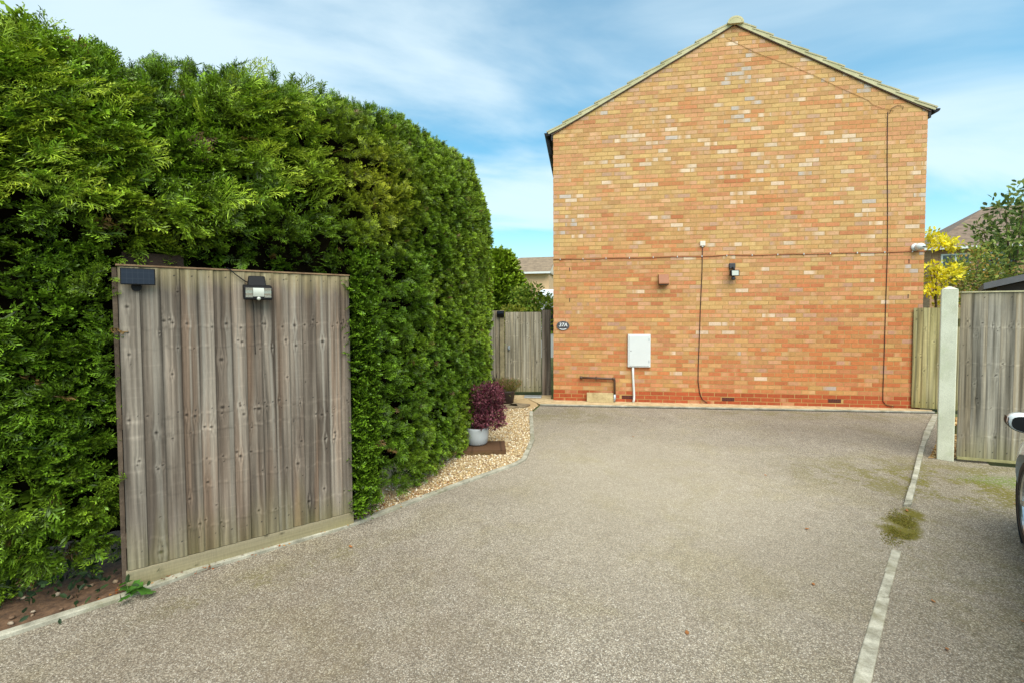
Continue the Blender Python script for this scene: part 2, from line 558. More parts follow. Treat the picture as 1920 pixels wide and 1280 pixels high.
ribbon('kerb', KERB_L[:-1], 0.055, -0.05, 0.022, MT['kerb'], breaks=0.9, jit=0.003)


def kerb_run(Lp, Rp, z1, step, seed):
    rng = random.Random(seed); mb = MB()
    A_ = [Vector((*p_, 0)) for p_ in Lp]; B_ = [Vector((*p_, 0)) for p_ in Rp]
    for i in range(len(A_) - 1):
        k = max(1, round((A_[i + 1] - A_[i]).length / step))
        for j in range(k):
            u0, u1 = j / k + .004, (j + 1) / k - .004
            q = [A_[i].lerp(A_[i + 1], u0), A_[i].lerp(A_[i + 1], u1), B_[i].lerp(B_[i + 1], u1), B_[i].lerp(B_[i + 1], u0)]
            mb.prism([(p_.x + rng.uniform(-.004, .004), p_.y + rng.uniform(-.004, .004)) for p_ in q], -.05, z1 + rng.uniform(-.003, .003))
    return mb


mb = kerb_run([(.62, 1.05), (1.512, 1.983), (1.727, 2.198), (2.128, 2.605), (2.664, 3.151)], [(.71, 1.05), (1.599, 1.983), (1.807, 2.198), (2.2, 2.605), (2.715, 3.130)], .010, .45, 5)
tag(mb.build('kerb', MT['kerb_white'], bevel=.006), kind='structure')
mb = kerb_run([(3.36, 3.86), (3.427, 3.927), (3.767, 4.266), (4.261, 4.779), (4.983, 5.515), (5.736, 6.279), (6.80, 7.31)], [(3.43, 3.86), (3.497, 3.926), (3.822, 4.265), (4.323, 4.778), (5.047, 5.514), (5.82, 6.27), (6.89, 7.30)], .028, .6, 7)
tag(mb.build('kerb', MT['kerb'], bevel=.006), kind='structure')

# strip of sandy concrete along the house, pale kerb and dark channel in front of it
WA = Vector((0.789, 8.68, 0)); WANG = R(-8.57)
wd_ = Vector((math.cos(WANG), math.sin(WANG), 0)); wn_ = Vector((math.sin(WANG), -math.cos(WANG), 0))   # along wall, out of wall


def wallpt(s, o):
    p = WA + wd_ * s + wn_ * o
    return (p.x, p.y)


D0 = Vector((0.50, 8.20, 0)); D1 = Vector((6.98, 7.43, 0)); dd = (D1 - D0).normalized(); dn = Vector((-dd.y, dd.x, 0))
mb = MB(); mb.prism([(D0 + dn * 0.085)[:2], (D1 + dn * 0.085)[:2], wallpt(6.5, -0.1), wallpt(-0.5, -0.1)], -0.03, 0.018)
tag(mb.build('path', MT['strip']), kind='structure')
mb = MB(); mb.prism([(D0 + dn * 0.035)[:2], (D1 + dn * 0.035)[:2], (D1 + dn * 0.084)[:2], (D0 + dn * 0.084)[:2]], -0.03, 0.026)
tag(mb.build('kerb', MT['kerb'], bevel=0.004), kind='structure')
mb = MB(); mb.prism([D0[:2], D1[:2], (D1 + dn * 0.034)[:2], (D0 + dn * 0.034)[:2]], -0.03, 0.006)
tag(mb.build('drain_channel', MT['rubber']), kind='structure')

# gravel bed and soil
BED = [(-1.30, 3.60)] + [(x - 0.03, y + 0.03) for x, y in KERB_L[5:]] + [(0.45, 8.5), (0.7, 9.3), (-1.2, 9.3), (-1.6, 5.5), (-1.6, 3.9)]
sheet('gravel_bed', BED, 0.004, mat_ground('gravel_base', lin(150, 120, 80), lin(200, 176, 132), 60))
sheet('soil_bed', [(-6.5, 0.9), (-4.62, 0.62), (-2.68, 2.31), (-2.33, 2.64), (-1.30, 3.56), (-1.6, 5.4), (-3.5, 6.5), (-8, 3)], 0.002, MT['soil'])
sheet('gravel_bed', [(5.30, 5.62), (6.20, 6.52), (6.74, 7.10), (7.2, 7.2), (5.3, 5.05), (5.02, 5.12), (4.75, 5.15)], 0.005, mat_ground('gravel_base_dark', lin(130, 100, 60), lin(190, 158, 106), 60))


def in_poly(x, y, poly):
    ins = np.zeros(len(x), bool); n = len(poly)
    for i in range(n):
        x0, y0 = poly[i]; x1, y1 = poly[(i + 1) % n]
        c = ((y0 > y) != (y1 > y)) & (x < (x1 - x0) * (y - y0) / (y1 - y0 + 1e-12) + x0)
        ins ^= c
    return ins


_ph = (1 + 5 ** .5) / 2
ICO_V = np.array([(-1, _ph, 0), (1, _ph, 0), (-1, -_ph, 0), (1, -_ph, 0), (0, -1, _ph), (0, 1, _ph), (0, -1, -_ph), (0, 1, -_ph), (_ph, 0, -1), (_ph, 0, 1), (-_ph, 0, -1), (-_ph, 0, 1)]) / 1.902
ICO_F = np.array([(0, 11, 5), (0, 5, 1), (0, 1, 7), (0, 7, 10), (0, 10, 11), (1, 5, 9), (5, 11, 4), (11, 10, 2), (10, 7, 6), (7, 1, 8), (3, 9, 4), (3, 4, 2), (3, 2, 6), (3, 6, 8), (3, 8, 9), (4, 9, 5), (2, 4, 11), (6, 2, 10), (8, 6, 7), (9, 8, 1)])


def pebbles(name, pts, size, cols, z=0.006, seed=1):
    rng = np.random.default_rng(seed)
    n = len(pts)
    sc = rng.uniform(size[0], size[1], (n, 1)) * rng.uniform(0.6, 1.15, (n, 3)); sc[:, 2] *= 0.75
    a = rng.uniform(0, 6.28, n)
    v = ICO_V[None] * rng.uniform(0.8, 1.2, (n, 12, 1)) * sc[:, None, :]
    x = v[..., 0] * np.cos(a)[:, None] - v[..., 1] * np.sin(a)[:, None]
    y = v[..., 0] * np.sin(a)[:, None] + v[..., 1] * np.cos(a)[:, None]
    V = np.stack([x + pts[:, :1], y + pts[:, 1:2], v[..., 2] + z + rng.uniform(0, size[1] * .6, (n, 1))], -1).reshape(-1, 3)
    F = (ICO_F[None] + (np.arange(n) * 12)[:, None, None]).reshape(-1, 3)
    cc = np.array(cols)[rng.integers(0, len(cols), n)] * rng.uniform(0.75, 1.2, (n, 1))
    me = np_mesh(name, V, F, np.repeat(cc, 12, 0))
    o = link(name, me, MT['gravel'], smooth=True)
    return tag(o, kind='stuff')


rng = np.random.default_rng(5)
px = rng.uniform(-1.4, 0.75, 26000); py = rng.uniform(3.5, 8.7, 26000)
ok = in_poly(px, py, BED) & (px > -1.45 + (py - 3.5) * 0.28)
GC = [lin(208, 190, 152), lin(190, 168, 128), lin(222, 208, 178), lin(174, 148, 110), lin(146, 120, 92), lin(232, 222, 200), lin(200, 174, 128)]
P_ = np.stack([px[ok], py[ok]], 1)
P_ = P_[P_[:, 1] < 8.0]
o = pebbles('gravel', P_, (0.007, 0.013), GC, seed=2)
tag(o, 'honey coloured gravel in the bed between the hedge and the driveway', 'gravel')
px = rng.uniform(4.6, 7.3, 9000); py = rng.uniform(5.0, 7.3, 9000)
ok = in_poly(px, py, [(5.32, 5.66), (6.72, 7.06), (7.1, 7.1), (5.3, 5.1), (5.05, 5.12), (4.8, 5.17)])
o = pebbles('gravel', np.stack([px[ok], py[ok]], 1), (0.010, 0.02), [lin(196, 164, 108), lin(170, 132, 80), lin(214, 190, 140), lin(140, 104, 62)], seed=3)
tag(o, 'coarse gravel between the curved kerb and the concrete fence post', 'gravel')
px = rng.uniform(-4.5, -1.2, 900); py = rng.uniform(1.2, 4, 900)
ok = in_poly(px, py, [(-4.2, 1.1), (-2.68, 2.33), (-2.36, 2.62), (-2.42, 2.8), (-3.5, 3.0), (-4.8, 1.6)])
o = pebbles('loose_stones', np.stack([px[ok], py[ok]], 1)[:520], (0.005, 0.020), [lin(128, 102, 80), lin(150, 128, 104), lin(104, 78, 60), lin(172, 154, 132)], seed=4)
tag(o, 'loose stones and crumbs lying on the bare soil under the hedge', 'stones')

# ------------------------------------------------------------------ brick house
house = thing('brick_house', 'orange and yellow brick house with a windowless gable wall facing the driveway', 'house', (WA.x, WA.y, 0), WANG)
HW, HE, HA, HX = 6.27, 5.03, 6.73, 3.19      # width, eaves, apex, apex position
HD = 8.0


def gable_x(z):
    if z <= HE: return 0.0, HW
    k = (z - HE) / (HA - HE)
    return HX * k, HW - (HW - HX) * k


mb = MB()
mb.prism([(0.004, -0.1), (HW - 0.004, -0.1), (HW - 0.004, HE), (HX, HA - 0.004), (0.004, HE)], 0.0, 0.20, 'y')
mb.build('mortar', MT['mortar'], house)

rb = np.random.default_rng(11)
PAL = {
    'salmon': lin(206, 134, 92), 'orange': lin(206, 118, 66), 'red': lin(192, 96, 56), 'tan': lin(206, 158, 100),
    'yellow': lin(214, 176, 106), 'ochre': lin(202, 158, 92), 'pink': lin(218, 166, 128), 'white': lin(232, 206, 178),
    'grey': lin(196, 188, 180), 'brown': lin(184, 130, 78), 'base': lin(168, 84, 52), 'mauve': lin(190, 152, 134)}
KEYS = ['salmon', 'orange', 'red', 'tan', 'yellow', 'ochre', 'pink', 'white', 'grey', 'brown', 'mauve']
SL = ((6.11, 2.69),)
V = []; Q = []; Cc = []
SLOTS = [(0.31, 2.495), (0.31, 1.92), (6.04, 2.525), (6.04, 1.934)]
AIRB = [(1.386, 0.104), (3.161, 0.105), (4.925, 0.119)]
nrows = int(HA / 0.075) + 1; prev = None
for i in range(nrows):
    z0 = i * 0.075 + 0.006; z1 = (i + 1) * 0.075 - 0.006
    if z0 > HA - 0.03: break
    off = -0.1125 if i % 2 else 0.0
    x = off + rb.uniform(-.006, .006)
    first = True
    while x < HW:
        xs0, xs1 = x + 0.006, x + 0.219
        x += 0.225
        xm = (xs0 + xs1) / 2
        l0, r0_ = gable_x(z0); l1, r1_ = gable_x(z1)
        q0, q1 = max(xs0, l0), min(xs1, r0_)
        t0_, t1_ = max(xs0, l1), min(xs1, r1_)
        if q1 - q0 < 0.012: continue
        if t1_ - t0_ < 0.002: t0_ = t1_ = (max(min((t0_ + t1_) / 2, q1), q0))
        # colour choice: kilns and courses come in patches
        zz = z0 / HA
        p_up = float(fbm(np.array([xm * 0.7 + 3]), np.array([z0 * 0.8]), 21, 3)[0])
        p_g = float(fbm(np.array([xm * 0.9 + 9]), np.array([z0 * 1.1]), 44, 3)[0])
        row = float(vn(np.array([xm * .5]), np.array([i * 1.0]), 77)[0])
        up = min(max((z0 - 1.6) / 2.6 + (p_up - .5) * 1.8 + (row - .5) * .9, 0), 1)
        edge = min(xm, HW - xm)
        redzone = min(max((xm - 3.4) / 2.4, 0), 1) * min(max((3.4 - z0) / 2.2, 0), 1) + max(0, 1 - abs(z0 - 0.55) / 0.6) * .5
        wgt = np.array([
            1.9 + 0.4 * (1 - up), 1.2 * (1 - up) + .35 + redzone * 3.0, .30 * (1 - up) + .14 + redzone * 2.2, 2.0, 0.30 + 1.8 * up, 0.8 + .2 * up,
            1.6, 0.40 + 4.2 * max(0, 1 - abs(z0 - 3.9) / 1.3) * (p_g > .46), 0.05 + 6.0 * max(0, (p_g - .5) * 3) * (edge < 1.0 or z0 > 5) * (z0 > 2.2), .5, 1.0])
        if i >= 3 and prev is not None and rb.random() < .3 and prev[0] == i and prev[2] in ('red', 'orange', 'salmon'):
            c = prev[1] * rb.uniform(.95, 1.05); kind_ = prev[2]
        elif i < 3:
            c = np.array(PAL['base']) * rb.uniform(0.85, 1.15); kind_ = 'base'
        else:
            kind_ = KEYS[rb.choice(len(KEYS), p=wgt / wgt.sum())]
            c = np.array(PAL[kind_])
            # soften towards the wall's mean, as the weathering does
            mean = np.array(lin(210, 148, 102)) * (1 - up) + np.array(lin(214, 167, 118)) * up
            mean = mean * (1 - .6 * min(redzone, 1)) + np.array(lin(200, 116, 66)) * .6 * min(redzone, 1)
            c = c * 0.54 + mean * 0.46 if kind_ not in ('white', 'grey') else c * .72 + mean * .28
            c = c * rb.uniform(0.90, 1.10) * np.array((.87, .905, .94))
        prev = (i, c, kind_)
        pr = 0.003 + rb.uniform(-.0012, .0012)
        bot, top = z0, z1
        k = len(V)
        skip = any(abs(z0 + .033 - az) < .05 and abs(xm - ax) < .17 for ax, az in AIRB)
        cuts = [(q0, q1, t0_, t1_)]
        if skip:
            continue
        # short wet-looking stains inside bricks: split into three columns of vertices
        for a0, a1, b0, b1 in cuts:
            k = len(V)
            ncol = 7
            patch = 1.0 if kind_ in ('white', 'pink', 'grey', 'mauve') else (.5 if rb.random() < .2 else 0)
            ph_ = rb.uniform(0, 30); tgt = np.array(lin(206, 156, 96)) * .85 if kind_ in ('white', 'pink', 'grey', 'mauve') else np.array(lin(222, 186, 140)) * .85
            for j in range(ncol):
                u = j / (ncol - 1)
                xb = a0 + (a1 - a0) * u; xt = b0 + (b1 - b0) * u
                V += [(xb, -pr, bot), (xt, -pr, top)]
                m1, m2 = rb.uniform(.90, 1.08, 2)
                cc_ = c
                if patch:
                    f_ = patch * min(max((float(vn(np.array([ph_ + u * 2.2]), np.array([i * 1.0]), 5)[0]) - .45) * 3, 0), .85)
                    cc_ = c * (1 - f_) + tgt * f_
                Cc += [cc_ * m1, cc_ * m2]
            for j in range(ncol - 1):
                Q.append((k + 2 * j, k + 2 * j + 2, k + 2 * j + 3, k + 2 * j + 1))
            # edges back into the mortar
            k2 = len(V)
            V += [(a0, 0.01, bot), (b0, 0.01, top), (a1, 0.01, bot), (b1, 0.01, top)]
            Cc += [c * .9] * 4
            e = k + 2 * (ncol - 1)
            Q += [(k2, k, k + 1, k2 + 1), (e, k2 + 2, k2 + 3, e + 1), (k2, k2 + 2, e, k), (k + 1, e + 1, k2 + 3, k2 + 1)]
me = np_mesh('wall', np.array(V), np.array(Q), np.array(Cc))
link('wall', me, MT['brick'], house)
# rest of the shell
mb = MB()
mb.box(0.0, 0.2, 0.201, HD, -0.1, HE); mb.box(HW - 0.2, HW, 0.201, HD, -0.1, HE)
mb.prism([(0.2, -0.1), (HW - 0.2, -0.1), (HW - .2, HE), (HX, HA - .1), (0.2, HE)], HD - .2, HD - 0.001, 'y')
mb.build('side_wall', mat_brick_tex('side_brick', lin(204, 140, 92), lin(210, 164, 96), lin(190, 150, 96)), house)
# weep slots left open in the brickwork
for sx, sz in SLOTS:
    MB().box(sx - 0.006, sx + 0.006, -0.006, 0.0, sz - 0.035, sz + 0.035).build('weep_slot', MT['rubber'], house)
# air bricks, each with its slots
for ax, az in AIRB:
    mb = MB(); mb.box(ax - 0.108, ax + 0.108, -0.004, 0.01, az - 0.033, az + 0.033)
    ab = mb.build('air_brick', MT['airbrick'], house, bevel=0.003)
    mb = MB()
    for r_ in (-0.014, 0.014):
        for k in range(7):
            mb.box(ax - 0.09 + k * 0.0285, ax - 0.075 + k * 0.0285, -0.0062, -0.003, az + r_ - 0.008, az + r_ + 0.008)
    mb.build('vent_slot', MT['rubber'], ab)

# roof: courses of interlocking tiles seen on edge along the verge
tile_m = mat_concrete('roof_tile', lin(168, 160, 126), lin(196, 188, 154), lin(150, 150, 110), 5)
for side in (0, 1):
    x_e, x_a = (0.0, HX) if side == 0 else (HW, HX)
    dirv = Vector((x_a - x_e, 0, HA - HE)); Lr = dirv.length; dirv.normalize()
    nrm = Vector((-dirv.z, 0, dirv.x)) if side == 0 else Vector((dirv.z, 0, -dirv.x))
    if nrm.z < 0: nrm = -nrm
    base = Vector((x_e, 0, HE)) - dirv * 0.055
    Ltot = Lr + 0.055
    mb = MB(); n = 11; gauge = Ltot / n
    for k in range(n):
        s0, s1 = k * gauge - 0.03, (k + 1) * gauge + 0.02
        lift0, lift1 = 0.098, 0.062
        pts = [base + dirv * s0 + nrm * (lift0 - .02), base + dirv * s1 + nrm * (lift1 - .02), base + dirv * s1 + nrm * lift1, base + dirv * s0 + nrm * (lift0 + .004)]
        if side == 1: pts = pts[::-1]
        mb.prism([(p.x, p.z) for p in pts], -0.046, HD + 0.05, 'y')
    mb.build('roof_tiles', tile_m, house)
    # pale mortar bed and undercloak under the tiles at the verge
    mb = MB(); N = 14
    rings = []
    for k in range(N + 1):
        s = -0.02 + (Ltot + 0.02) * k / N
        kick = 0.03 * max(0, 1 - s / 0.35)
        lo = base + dirv * s + nrm * (0.004 + kick); hi = base + dirv * s + nrm * 0.066
        rings.append([(lo.x, -0.036, lo.z), (lo.x, 0.05, lo.z), (hi.x, 0.05, hi.z), (hi.x, -0.040, hi.z)])
    mb.loft(rings)
    vg = mb.build('verge', MT['verge'], house)
    mb = MB()
    p0 = base + dirv * 0.02 + nrm * 0.0; p1 = base + dirv * Ltot + nrm * 0.0
    pts = [p0 + nrm * -0.008, p1 + nrm * -0.008, p1 + nrm * 0.0035, p0 + nrm * 0.0035]
    mb.prism([(p.x, p.z) for p in pts], -0.028, 0.06, 'y')
    mb.build('undercloak', MT['darkbrown'], house)
# ridge tile with round end
mb = MB()
rings = []
for y in (-0.085, HD + 0.05):
    ring = []
    for k in range(13):
        a = math.pi * (k / 12)
        ring.append((HX - 0.135 * math.cos(a), y, HA + 0.0 + 0.115 * math.sin(a)))
    for k in range(13):
        a = math.pi * (1 - k / 12)
        ring.append((HX - 0.105 * math.cos(a), y, HA - 0.01 + 0.092 * math.sin(a)))
    rings.append(ring)
mb.loft(rings)
mb.build('ridge_tile', MT['verge'], house, smooth=False)
mb = MB(); mb.prism([(HX - .104 * math.cos(math.pi * k / 12), HA - .011 + .091 * math.sin(math.pi * k / 12)) for k in range(13)], -0.083, 0.02, 'y')
mb.build('ridge_mortar', MT['verge'], house)
# gutters along both eaves: half-round with bracket and fascia, ends visible
for side in (0, 1):
    sx = -1 if side == 0 else 1
    ex = 0.0 if side == 0 else HW
    mb = MB(); rings = []
    for y in (-0.03, HD):
        ring = []
        for k in range(9):
            a = math.pi * k / 8
            ring.append((ex + sx * 0.105 + 0.06 * math.cos(a), y, HE + 0.02 - 0.062 * math.sin(a)))
        for k in range(9):
            a = math.pi * (1 - k / 8)
            ring.append((ex + sx * 0.105 + 0.053 * math.cos(a), y, HE + 0.02 - 0.053 * math.sin(a)))
        rings.append(ring)
    mb.loft(rings)
    gt = mb.build('gutter', MT['rubber'], house)
    mb = MB(); mb.prism([(ex + sx * 0.105 + 0.058 * math.cos(math.pi * k / 8), HE + 0.019 - 0.058 * math.sin(math.pi * k / 8)) for k in range(9)], -0.034, -0.024, 'y')
    mb.build('end_cap', MT['black'], gt)
    mb = MB(); mb.box(min(ex + sx * .004, ex + sx * .036), max(ex + sx * .004, ex + sx * .036), -0.02, HD, HE - 0.12, HE + 0.05)
    mb.build('fascia', MT['rubber'], house)
# swan neck of the downpipe behind the left gutter end
mb = MB(); mb.tube([(-0.10, 0.10, HE - 0.03), (-0.085, 0.12, HE - 0.14), (-0.05, 0.16, HE - .30), (-0.045, 0.20, HE - .36)], 0.034, 10)
mb.build('downpipe', MT['rubber'], house, smooth=True)

# ------------------------------------------------------------------ things on the gable wall
def wmap(s, z):
    k = 1.006 + .0065 * min(max(z, 0), 2.7)
    return min(s * k, HW + .02) if z < 3 else s * k, z * (1 + .013 * min(max((z - 2.5) / 2, 0), 1))


def wthing(name, label, cat, s, z, off=0.0, group=None):
    s, z = wmap(s, z)
    p = WA + wd_ * s + wn_ * off
    return thing(name, label, cat, (p.x, p.y, z), WANG, group)


def text_mesh(name, body, size, mat, parent, loc, depth=0.002, shear=0.0, spacing=1.0, rot=(math.pi / 2, 0, 0)):
    cu = bpy.data.curves.new(name, 'FONT'); cu.body = body; cu.size = size; cu.align_x = 'CENTER'; cu.align_y = 'CENTER'
    cu.extrude = depth; cu.shear = shear; cu.space_character = spacing; cu.offset = size * 0.012
    tmp = bpy.data.objects.new(name, cu); col.objects.link(tmp)
    dg = bpy.context.evaluated_depsgraph_get()
    me = bpy.data.meshes.new_from_object(tmp.evaluated_get(dg))
    bpy.data.objects.remove(tmp); bpy.data.curves.remove(cu)
    me.name = name; me.materials.clear()
    o = link(name, me, mat, parent)
    o.location = loc; o.rotation_euler = rot
    return o


# house number plaque
t = wthing('house_sign', 'dark oval plaque reading 37A on the brick wall beside the gate', 'sign', 0.181, 1.435, 0.004)
E_ = lambda a, b, n=40: [(a * math.cos(2 * math.pi * k / n), b * math.sin(2 * math.pi * k / n)) for k in range(n)]
mb = MB(); mb.prism(E_(0.122, 0.088), -0.012, 0.0, 'y'); mb.build('plaque', MT['plaque'], t, bevel=0.003)
mb = MB()
for r_ in (0,):
    ring = E_(0.117, 0.083); ring2 = E_(0.111, 0.077); n = len(ring)
    vs = [(x, -0.0135, z) for x, z in ring] + [(x, -0.0135, z) for x, z in ring2]
    mb.add(vs, [(k, (k + 1) % n, n + (k + 1) % n, n + k) for k in range(n)])
mb.build('rim', mat_plain('plaque_rim', lin(110, 106, 104), .6), t)
text_mesh('number', '37A', 0.098, MT['letter'], t, (0, -0.0135, 0.014), 0.002, 0.18, 0.98)
mb = MB(); n = 12; vs = []
for k in range(n + 1):
    a = R(232 + 76 * k / n)
    vs += [(0.108 * math.cos(a) * .92, -0.0142, 0.078 * math.sin(a) * .80), (0.108 * math.cos(a) * .98, -0.0142, 0.078 * math.sin(a) * .98)]
mb.add(vs, [(2 * k, 2 * k + 1, 2 * k + 3, 2 * k + 2) for k in range(n)])
mb.build('lower_band', MT['letter'], t)

# meter box
t = wthing('meter_box', 'white plastic utility meter box on the brick wall', 'meter box', 1.57, 0.675, 0.003)
mb = MB(); mb.box(-0.204, 0.204, -0.055, 0.0, 0.0, 0.604); mb.build('casing', MT['white'], t, bevel=0.006)
mb = MB(); mb.box(-0.180, 0.180, -0.064, -0.0555, 0.022, 0.58); dr = mb.build('door', MT['white'], t, bevel=0.004)
for z in (0.08, 0.48): MB().box(0.168, 0.179, -0.068, -0.0645, z, z + 0.05).build('hinge', MT['steel'], dr)
mb = MB(); mb.tube([(-0.15, -0.064, 0.30), (-0.15, -0.067, 0.30)], 0.008, 10); mb.build('lock', MT['darkgrey'], dr)
# conduit below it
mb = MB(); mb.tube([(0, -0.03, 0.672), (0.002, -0.03, 0.5), (0.014, -0.032, 0.3), (0.022, -0.034, 0.15), (0.020, -0.04, 0.07), (0.004, -0.05, 0.015)], 0.021, 12)
t = mb.build('conduit_pipe', MT['white'], None, smooth=True)
p = WA + wd_ * 1.478; t.location = (p.x, p.y, 0); t.rotation_euler = (0, 0, WANG)
tag(t, 'white plastic conduit running from the meter box down to the ground', 'pipe')

# vent cowl
t = wthing('vent_cowl', 'brown plastic vent cowl sticking out of the brick wall', 'vent', 1.972, 2.19, 0.003)
mb = MB()
mb.prism([(0.0, 0.186), (-0.055, 0.18), (-0.115, 0.02), (-0.115, 0.0), (0.0, 0.0)], -0.09, 0.09, 'x')
mb.build('hood', MT['brown'], t, bevel=0.005)
mb = MB(); mb.box(-0.08, 0.08, -0.105, -0.004, -0.012, -0.001); mb.build('grille', MT['darkbrown'], t)

# wall flood light with sensor
t = wthing('flood_light', 'small black sensor flood light high on the brick wall', 'flood light', 3.13, 2.25, 0.003)
mb = MB(); mb.box(-0.05, 0.05, -0.05, 0.0, 0.20, 0.30); mb.build('mount', MT['darkgrey'], t, bevel=0.01)
mb = MB(); mb.tube([(0, -0.05, 0.22), (0, -0.10, 0.20), (0.01, -0.12, 0.17)], 0.014, 8); mb.build('arm', MT['black'], t)
mb = MB(); mb.prism([(-0.05, 0.16), (-0.15, 0.17), (-0.16, 0.06), (-0.06, 0.075)], -0.055, 0.085, 'x'); hd = mb.build('lamp_head', MT['black'], t, bevel=0.006)
mb = MB(); mb.add([(-0.04, -0.1535, 0.157), (0.07, -0.1535, 0.157), (0.07, -0.1625, 0.072), (-0.04, -0.1625, 0.072)], [(0, 1, 2, 3)]); mb.build('lens', MT['lens'], hd)
mb = MB(); mb.lathe([(0.02, 0), (0.034, 0.01), (0.036, 0.03), (0.03, 0.06), (0.015, 0.065)], 14, Matrix.Translation((0.0, -0.10, -0.005))); mb.build('sensor', MT['darkgrey'], t, smooth=True)

# junction box with drop cable
t = wthing('junction_box', 'small white junction box on the brick wall above a drop cable', 'junction box', 2.63, 2.865, 0.003)
mb = MB(); mb.box(-0.045, 0.045, -0.035, 0, 0, 0.085); mb.build('casing', MT['cream'], t, bevel=0.006)
mb = MB(); mb.box(-0.012, 0.012, -0.028, 0, -0.022, -0.001); mb.build('gland', MT['white'], t, bevel=0.003)


def wcable(name, pts, r, mat, label, group=None):
    o = None
    mb = MB(); mb.tube([(wmap(s, z)[0], -(off), wmap(s, z)[1]) for s, z, off in pts], r, 6)
    o = mb.build(name, mat, None, smooth=True)
    o.location = WA; o.rotation_euler = (0, 0, WANG)
    return tag(o, label, 'cable', group)


SLOPE = [(2.99, 6.43, .01), (3.29, 6.25, .01), (3.49, 6.13, .01), (4.07, 5.85, .01), (4.41, 5.67, .01), (4.66, 5.52, .01), (4.87, 5.40, .01), (5.23, 5.20, .01), (5.30, 5.12, .012), (5.45, 5.05, .012), (5.62, 5.0, .012)]
CB = mat_plain('brown_cable', lin(64, 40, 30), .6)
wcable('cable', [(2.63, 2.842, .012), (2.632, 2.4, .009), (2.622, 1.8, .010), (2.618, 1.2, .009), (2.612, 0.7, .012), (2.616, 0.42, .012), (2.65, 0.2, .014), (2.70, 0.09, .02), (2.78, 0.035, .03)], 0.0075, CB, 'dark cable hanging straight down from the white junction box')
vc = [(5.47, 5.0, .02)] + [(5.52 + 0.0, 4.88, .012)]
wcable('cable', [(5.55, 4.955, .012), (5.585, 5.045, .012), (5.67, 5.085, .012), (5.755, 5.06, .012), (5.745, 5.01, .012)], 0.0035, CB, 'short looped cable end under the verge near the right eaves')
wcable('cable', [(5.53, 4.99, .01), (5.525, 4.9, .01), (5.535, 4.2, .01), (5.56, 3.4, .009), (5.575, 2.6, .012), (5.60, 1.7, .01), (5.625, 0.9, .01), (5.64, 0.3, .01), (5.65, 0.13, .012), (5.70, 0.07, .015), (5.82, 0.045, .02)], 0.006, CB, 'long dark cable running from the right eaves down to the ground')
wcable('cable', SLOPE, 0.0028, mat_plain('dusty_cable', lin(164, 122, 78), .7), 'thin dusty cable sloping down the gable below the verge')
o = wcable('cable', [(0.0 + k * 6.14 / 24, 2.684 + 0.004 * math.sin(k * 1.7) + (0.012 if k == 12 else 0), .010) for k in range(25)], 0.0075, mat_plain('brown_sheath', lin(158, 92, 58), .6), 'brown cable clipped level across the whole brick wall')
for k in range(15):
    s = 0.13 + k * 0.415
    s = wmap(s, 2.69)[0]
    MB().box(s - 0.006, s + 0.006, -0.026, 0.0, 2.675, 2.701).build('cable_clip', MT['white'], o)

# overflow pipe and its step
t = wthing('waste_pipe', 'brown waste pipe elbowing down the foot of the brick wall', 'pipe', 0.5, 0, 0.003)
mb = MB(); mb.tube([(0.03, 0.02, 0.462), (0.03, -0.05, 0.462)], 0.024, 12); mb.build('wall_outlet', MT['darkbrown'], t, smooth=True)
mb = MB(); mb.tube([(0.02, -0.05, 0.466), (0.3, -0.05, 0.460), (0.615, -0.05, 0.452), (0.635, -0.05, 0.44), (0.64, -0.05, 0.42), (0.642, -0.05, 0.12)], 0.02, 12); pp = mb.build('pipe', MT['darkbrown'], t, smooth=True)
for s, z, h in ((0.015, 0.466, 0), (0.62, 0.452, 0)):
    mb = MB(); mb.tube([(s - 0.02, -0.05, z), (s + 0.03, -0.05, z)], 0.027, 12); mb.build('collar', MT['darkbrown'], pp, smooth=True)
mb = MB(); mb.box(0.29, 0.315, -0.075, -0.002, 0.435, 0.486); mb.build('clip', MT['darkbrown'], pp, bevel=.003)
mb = MB(); mb.tube([(0.642, -0.05, 0.16), (0.642, -0.05, 0.08), (0.625, -0.065, 0.03)], 0.026, 12); mb.build('outlet', MT['steel'], t, smooth=True)
t = wthing('concrete_block', 'weathered concrete slab leaning at the foot of the brick wall under the pipe', 'slab', 0.87, 0.018, 0.02)
mb = MB(); mb.add([(-0.245, -0.10, 0), (0.245, -0.10, 0), (0.245, -0.055, 0), (-0.245, -0.055, 0), (-0.245, -0.05, 0.165), (0.245, -0.05, 0.165), (0.245, -0.005, 0.165), (-0.245, -0.005, 0.165)], [(3, 2, 1, 0), (4, 5, 6, 7), (0, 1, 5, 4), (1, 2, 6, 5), (2, 3, 7, 6), (3, 0, 4, 7)])
mb.build('slab', MT['slab'], t, bevel=.006)

